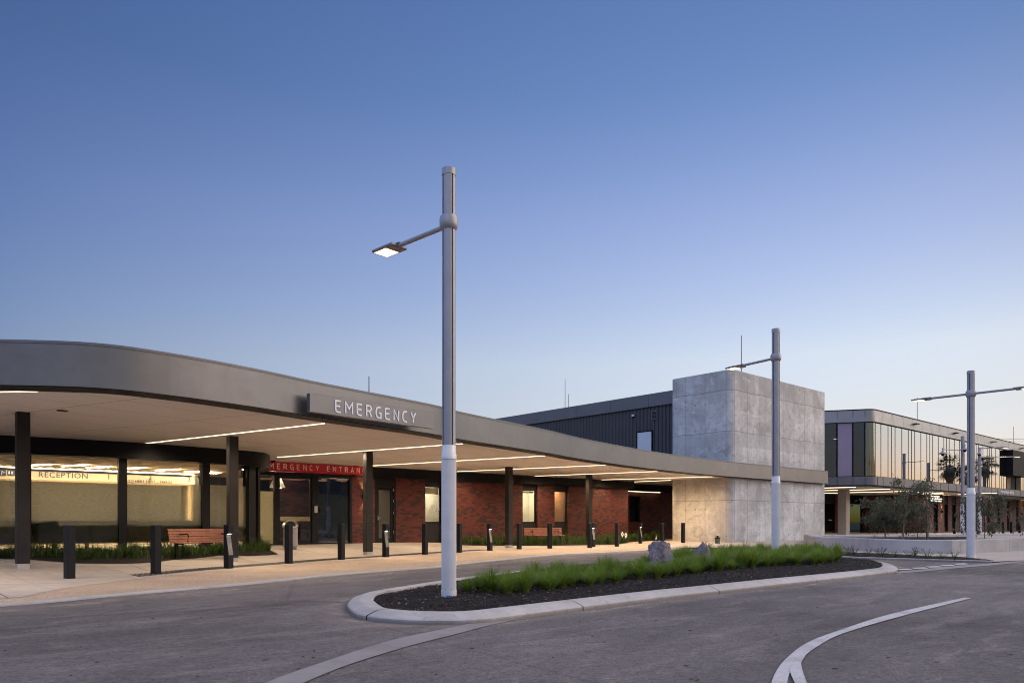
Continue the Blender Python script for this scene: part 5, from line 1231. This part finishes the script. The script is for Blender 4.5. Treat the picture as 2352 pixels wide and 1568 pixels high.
for i in range(900):
    u, t = R.random(), R.uniform(.18, .92); j = min(int(u*39), 38); f = fr_[j].lerp(fr_[j+1], u*39-j); b = bk_[j].lerp(bk_[j+1], u*39-j); p = f.lerp(b, t)
    px = CX+F*p.x/p.y
    if not -25 < px < 640 or k >= 66: continue
    if any((p.x-a)**2+(p.y-b_)**2 < .27**2 for a, b_ in pts[-400:]): continue
    pts.append((p.x, p.y)); k += 1
    tuft(R.choice(TD), p.x, p.y, gz(p.x, p.y)+.03, R.uniform(.75, 1.15), 'dark green tussock in the narrow bed under the reception glass', 'tussocks under the reception glass')
# bed along the brick wall
f2 = resample([at(1052,1254.5,.04), at(1187,1252.8,.03), at(1300,1252,.02), at(1417,1250.5,.02), at(1450,1245), at(1541,1240.5)], 30)
b2 = resample([L2(wx(1040), -.02), L2(wx(1443), -.02), L2(wx(1443)+.1, 2.1), L2(wx(1443)+5, 2.1)], 30)
g = MB(); loft(g, [[Vector((p.x, p.y, gz(p.x, p.y)+.036)) for p in [f.lerp(b, t) for f, b in zip(f2, b2)]] for t in (0, .33, .66, 1)]); struct(g.build('garden_soil', M['mulch']))
k = 0
for i in range(3000):
    u, t = R.random(), R.uniform(.12, .95); j = min(int(u*29), 28); f = f2[j].lerp(f2[j+1], u*29-j); b = b2[j].lerp(b2[j+1], u*29-j); p = f.lerp(b, t)
    if k >= 74 or any((p.x-a)**2+(p.y-b_)**2 < .42**2 for a, b_ in pts[-260:]): continue
    pts.append((p.x, p.y)); k += 1
    tuft(R.choice(TD), p.x, p.y, .03, R.uniform(1.1, 1.55), 'dark green tussock in the bed along the brick wall', 'tussocks along the brick wall')
cover(f2, b2, 1500, .22, .98, .34, .03)
tag(vg.build('verge_grass', M['grass_dark']), 'low dark grass filling the beds along the glass and brick walls', 'grass', kind='stuff')
# plant tags in the bed
for i, (px, py, lab) in enumerate(((1429,1226,'left of two diamond plant tags in front of the last brick panel'),(1437,1228,'right of two diamond plant tags in front of the last brick panel'),(1304,1241,'pointed white plant tag just right of the far bench'),(1507,1233,'pointed white plant tag in the dark brick recess'))):
    Y = 34.5 if i < 3 else 40; p = pd(px, Y); z = H0+(HZ-py)*Y/F
    t = empty('plant_tag', (p.x, p.y, .03), .3, lab, 'plant tag', 'white plant tags'); g = MB(); h = z-.03
    if i < 2: g.add([(0,-.01,h-.16),(.08,-.01,h-.02),(.02,-.01,h+.13),(-.07,-.01,h+.02)], [(0,1,2,3)])
    else: g.add([(-.05,-.01,h-.12),(.05,-.01,h-.10),(.0,-.01,h+.12)], [(0,1,2)])
    g.build('label', M['letter_w'], t); g = MB(); g.tube([(0,0,-.02),(0,0,h)], .006, 4); g.build('stem', M['black'], t)
    if i < 2: g = MB(); g.lathe([(0,0),(.03,0)], 10, (0,0,0), Matrix.Rotation(rad(90), 4, 'X')); g.v = [(v[0], v[1]-.014, v[2]+h) for v in g.v]; g.build('dot', M['exit'], t)
# second bed, with sparse seedlings
sb = [at(1549,1262.3), at(1597,1263.6), at(1700,1267.5), at(1931,1279.5), at(2100,1285.5), at(2285,1291.5), at(2215,1283), at(2140,1280), at(2054,1275), at(1925,1270), at(1700,1262), at(1600,1259)]
SBp = [(p.x, p.y) for p in sb]
struct(patch('second_bed_soil', SBp, lambda x, y: .055, .12, .02, M['mulch']))
chips('bark_mulch', SBp, lambda x, y: .055, 500, 'dark bark mulch chips in the thin bed beside the footpath')
def shrub_mesh(seed):
    r_ = random.Random(seed); g = MB()
    for k in range(11):
        a = r_.uniform(0, 6.28); h = r_.uniform(.12, .26); o = r_.uniform(.05, .2); q = [(0,0,0), (o*.4*math.cos(a), o*.4*math.sin(a), h*.5), (o*math.cos(a), o*math.sin(a), h)]; g.tube(q, .003, 3)
        for j in range(16):
            t = r_.uniform(.2, 1); c = Vector(q[0]).lerp(Vector(q[2]), t); Mx = Matrix.Translation(c) @ Matrix.Rotation(r_.uniform(0, 6.28), 4, 'Z') @ Matrix.Rotation(r_.uniform(-1, .4), 4, 'Y')
            g.add([Mx @ Vector(v) for v in ((0,0,0),(.02,.007,0),(.045,0,0),(.02,-.007,0))], [(0,1,2,3)])
    return g.mesh('seedling', M['grass_dark'])
SM = [shrub_mesh(i) for i in range(4)]
for i, (px, py) in enumerate(((1885,1272),(1905,1273),(1948,1275),(1962,1275.5),(1995,1277),(2025,1279),(2055,1280),(2085,1281),(2100,1279),(2130,1283),(2165,1284),(2192,1286.5),(1660,1265),(1622,1263.5),(1745,1268),(1820,1271))):
    p = at(px, py, .05); o = bpy.data.objects.new('seedling_shrub', R.choice(SM)); COL.objects.link(o); o.location = (p.x, p.y, .05); o.rotation_euler = (0, 0, R.uniform(0, 6)); s_ = R.uniform(.8, 1.35); o.scale = (s_, s_, s_)
    tag(o, 'small sparse seedling in the thin mulch bed beside the footpath', 'shrub', 'seedlings in the thin mulch bed')

# ------------------------------------------------------------------ rocks
def rock(c, sx, sy, sz, seed, label, sharp=0.0, zc=.42):
    bm = bmesh.new(); bmesh.ops.create_icosphere(bm, subdivisions=5, radius=1)
    off = Vector((seed*7.1, seed*3.3, seed))
    rr = random.Random(seed); planes = [(Vector((rr.uniform(-1,1), rr.uniform(-1,1), rr.uniform(-.3,.5))).normalized(), rr.uniform(.68,.90)) for _ in range(18)]
    for v in bm.verts:
        p = v.co.copy(); mx_ = max(abs(p.x), abs(p.y), abs(p.z)); p = p.lerp(p/mx_*.86, .45 if not sharp else .2)
        for nn, d in planes:
            k = p.dot(nn)
            if k > d: p -= nn*(k-d)*.96
        p *= 1+.16*noise.fractal(p*1.8+off, 1, 2, 5)+.04*noise.noise(p*9+off)
        if sharp: q = max(0, p.z); p.x *= 1-sharp*q*.8; p.y *= 1-sharp*q*.7; p.x += .18*q*sharp
        v.co = Vector((p.x*sx, p.y*sy, p.z*sz))
    me = bpy.data.meshes.new('rock'); bm.to_mesh(me); bm.free(); me.materials.append(M['rock'])
    o = bpy.data.objects.new('rock', me); COL.objects.link(o); o.location = (c[0], c[1], c[2]+sz*zc); tag(o, label, 'rock', 'rocks in the kerbed island'); return o
rock((pd(1519,14.2).x, 14.2, .05), .30, .30, .40, 3, 'large craggy purple-grey boulder standing in the tussocks', 0, .66)
rock((pd(1613,15.7).x, 15.7, .08), .27, .22, .46, 8, 'smaller pointed boulder to the right of the large one', .62, .25)
rock((pd(1484,14.5).x, 14.5, .06), .10, .10, .16, 5, 'small stone tucked against the left side of the large boulder', 0, .8)
g = MB(); g.add([(0,0,0),(.05,.01,.03),(.06,.05,.02),(.01,.05,.0),(-.03,.02,.01)], [(0,1,2,3),(0,3,4)]); q = at(1620,1318,.1); tag(g.build('paper_scrap', M['white'], loc=(q.x, q.y, .125)), 'small white scrap lying on the island mulch', 'paper')
g = MB()
for k in range(70):
    px, py = R.uniform(0, 2352), 1300+268*R.random()**.8
    q = at(px, py, .0)
    if inside((q.x, q.y), [(p.x, p.y) for p in isl]) or (px < 1500 and py < 1400 and R.random() < .8): continue
    l, w = R.uniform(.012, .05), R.uniform(.003, .007); Mx = Matrix.Translation((q.x, q.y, .006)) @ Matrix.Rotation(R.uniform(0, 6.3), 4, 'Z') @ Matrix.Rotation(R.uniform(-.1, .1), 4, 'Y'); g.obox(Mx, l, w, .004)
tag(g.build('leaf_litter', M['chip1']), 'scattered dark twigs and leaves on the asphalt', 'leaf litter', kind='stuff')

# ------------------------------------------------------------------ trees
def tree(p, z0, h, crown, n, label, name='young_tree', lean=0, seed=1, trunk=.03, low=.25, leafl=.13):
    r_ = random.Random(seed); t = empty(name, (p.x, p.y, z0), 0, label, 'tree'); g = MB(); tips = []
    g.tube([(0,0,-.05),(lean*.2,.02,h*.35),(lean*.6,-.02,h*.7),(lean,.0,h*.93)], [trunk, trunk*.8, trunk*.5, trunk*.2], 8)
    for k in range(26):
        t0 = r_.uniform(low, .93); a = r_.uniform(0, 6.283); L_ = crown*r_.uniform(.45, 1.05)*(1-.45*abs(t0-.5)); b = Vector((lean*t0, 0, h*t0))
        e = b+Vector((math.cos(a)*L_, math.sin(a)*L_, L_*r_.uniform(.15, .7))); m_ = b.lerp(e, .5)+Vector((0,0,.06)); d = e+Vector((math.cos(a)*.12, math.sin(a)*.12, -.16))
        g.tube([b, m_, e, d], [trunk*.4, trunk*.28, trunk*.14, trunk*.06], 5); tips.append((b, m_, e, d))
    g.build('trunk', M['bark'], t, True)
    g = MB()
    for k in range(n):
        b, m_, e, d = r_.choice(tips); s_ = r_.random()**.6; c = m_.lerp(e, s_) if r_.random() < .65 else e.lerp(d, r_.random())
        c = c+Vector((r_.gauss(0, .085), r_.gauss(0, .085), r_.gauss(-.03, .10)))
        a = r_.uniform(0, 6.28); droop = r_.uniform(.4, 1.45); l = leafl*r_.uniform(.6, 1.25); w = l*.14
        u = Vector((math.cos(a)*math.cos(droop), math.sin(a)*math.cos(droop), -math.sin(droop))); sd_ = u.cross(Vector((r_.uniform(-1,1), r_.uniform(-1,1), .3))).normalized()*w
        g.add([c, c+u*l*.4+sd_, c+u*l, c+u*l*.4-sd_], [(0,1,2,3)])
    g.build('crown', M['leaf'], t); return t
tree(pd(2074, 27.6), .40, 2.05, .95, 3000, 'taller leafy young tree behind the front planter wall', seed=4, low=.30, lean=.25)
tree(pd(2108, 28.4), .36, 1.55, .62, 800, 'slim dark young tree leaning on a timber stake', seed=9, low=.2)
tree(pd(2034, 29.0), .36, 1.45, .85, 2600, 'low round bushy young tree at the left of the planter', seed=14, low=.22, lean=-.1)
tree(pd(2262, 29.5), .38, 1.85, .75, 1500, 'loose drooping young tree behind the double-armed lamp post', seed=23, low=.12, leafl=.16)
tree(pd(2222, 29.0), .38, 1.75, .42, 420, 'thin sapling just left of the double-armed lamp post', seed=31, low=.1, leafl=.16)
tree(pd(2365, 27.0), .38, 1.3, .5, 300, 'sparse young tree cut by the right picture edge', seed=35, low=.1)
q = pd(2130, 28.2); g = MB(); g.bbox(-.035,.035,-.035,.035,-.1,1.55,.004); tag(g.build('timber_stake', M['bark'], loc=(q.x, q.y, .36)), 'upright timber stake beside the slim young tree', 'stake')

# ------------------------------------------------------------------ what the mirror glass shows, standing to the right of the picture
NV = Vector((.664, -.748, 0)).normalized()
def mirrored(px, Yv): v = pd(px, Yv); d = (v-K).dot(NV); r_ = v-NV*2*d; return Vector((r_.x, r_.y, 0))
def palm(p, h, label, seed):
    r_ = random.Random(seed); t = empty('palm_tree', p, 0, label, 'palm', 'palms across the road'); g = MB(); g.tube([(0,0,0),(.1,0,h*.5),(0,.1,h)], [.36,.28,.30], 10); g.lathe([(.35,h-2.2),(.75,h-1.2),(.6,h-.3),(.2,h)], 12); g.build('trunk', M['bark'], t, True); g = MB()
    for k in range(46):
        a = r_.uniform(0, 6.28); el = r_.uniform(-.9, 1.2); u = Vector((math.cos(a)*math.cos(el), math.sin(a)*math.cos(el), math.sin(el))); L_ = r_.uniform(1.2, 1.7); b = Vector((0,0,h)); c = b+u*L_
        g.tube([b, c], .03, 4); sd_ = u.cross(Vector((0,0,1))).normalized(); up = sd_.cross(u)
        for j in range(15):
            f = -1.25+2.5*j/14; q = (u*math.cos(f)+sd_*math.sin(f)); l = r_.uniform(.9, 1.2); w = (sd_*math.cos(f)-u*math.sin(f))*.05; e = c+q*l+Vector((0,0,-.35*l*abs(f)-.15))
            g.add([c-w, c+w, e+w*.2, e-w*.2], [(0,1,2,3)])
    g.build('crown', M['palm'], t)
palm(mirrored(2185, 112), 9.4, 'left one of the palms mirrored in the upper glass', 3); palm(mirrored(2262, 125), 10.6, 'right one of the palms mirrored in the upper glass', 5); palm(mirrored(2225, 150), 10.5, 'farthest of the palms mirrored in the upper glass', 8)
for px, Yv, zt_ in ((2078, 75, 8.0), (2136, 88, 8.1)):
    p = mirrored(px, Yv); street_lamp(p, 0, 2.4, zt_-.9, zt_, [(TH+rad(95), zt_-.92, 1.5)], 'lamp post mirrored in the upper glass, %s of two' % ('left' if px < 2100 else 'right'), .17, .15, 'lamp posts across the road')
q = mirrored(2240, 135); g = MB(); g.box(-40, 40, -3, 3, 0, 5.2); g.box(-40, 40, -3.3, 3.3, 5.2, 5.5)
o = g.build('low_building', M['clad']); o.location = q; o.rotation_euler = (0,0,rad(-40)); tag(o, 'low dark building mirrored along the foot of the upper glass', 'building')
g = MB(); loft(g, [[Vector((x, y, z)) for x, y in ((68,36),(62,6),(48,-14),(20,-26),(-15,-30),(-50,-22))] for z in (0,)]+[[Vector((x*1.18, y*1.3-2, 5.2)) for x, y in ((68,36),(62,6),(48,-14),(20,-26),(-15,-30),(-50,-22))]]+[[Vector((x*1.9, y*2-8, 6.2)) for x, y in ((68,36),(62,6),(48,-14),(20,-26),(-15,-30),(-50,-22))]]); struct(g.build('embankment', M['soil']))
fn = empty('metal_fence', (0,0,0), 0, 'tall sheet metal fence on the bank across the road, mirrored in the entrance glass', 'fence')
fp = resample([Vector((x*1.2, y*1.32-2, 5.1)) for x, y in ((68,36),(62,6),(48,-14),(20,-26),(-15,-30),(-50,-22))], 40)
for a, b in zip(fp, fp[1:]):
    d = (b-a).normalized(); a2 = a+d*.03; b2_2 = b-d*.03; g = MB(); g.add([a2, b2_2, b2_2+Vector((0,0,2.0)), a2+Vector((0,0,2.0))], [(0,1,2,3)]); g.build('panel', M['cladtop'], fn)
    g = MB(); g.tube([a, a+Vector((0,0,2.15))], .05, 6); g.build('post', M['alu'], fn)
# overhead cables beyond the roofs
for i, (ya, yb) in enumerate(((1003, 985), (1008, 991))):
    pa, pb_ = pd(2200, 150), pd(2700, 150); za, zb2 = H0+(HZ-ya)*150/F, H0+(HZ-yb)*150/F-2.2*0; g = MB()
    g.tube([(pa.x+(pb_.x-pa.x)*t, 150, za+(zb2-za)*t-1.2*math.sin(math.pi*t)) for t in [k/12 for k in range(13)]], .03, 4)
    tag(g.build('power_cable', M['black']), ('upper' if i == 0 else 'lower')+' thin overhead cable beyond the glass building', 'cable', 'overhead cables')
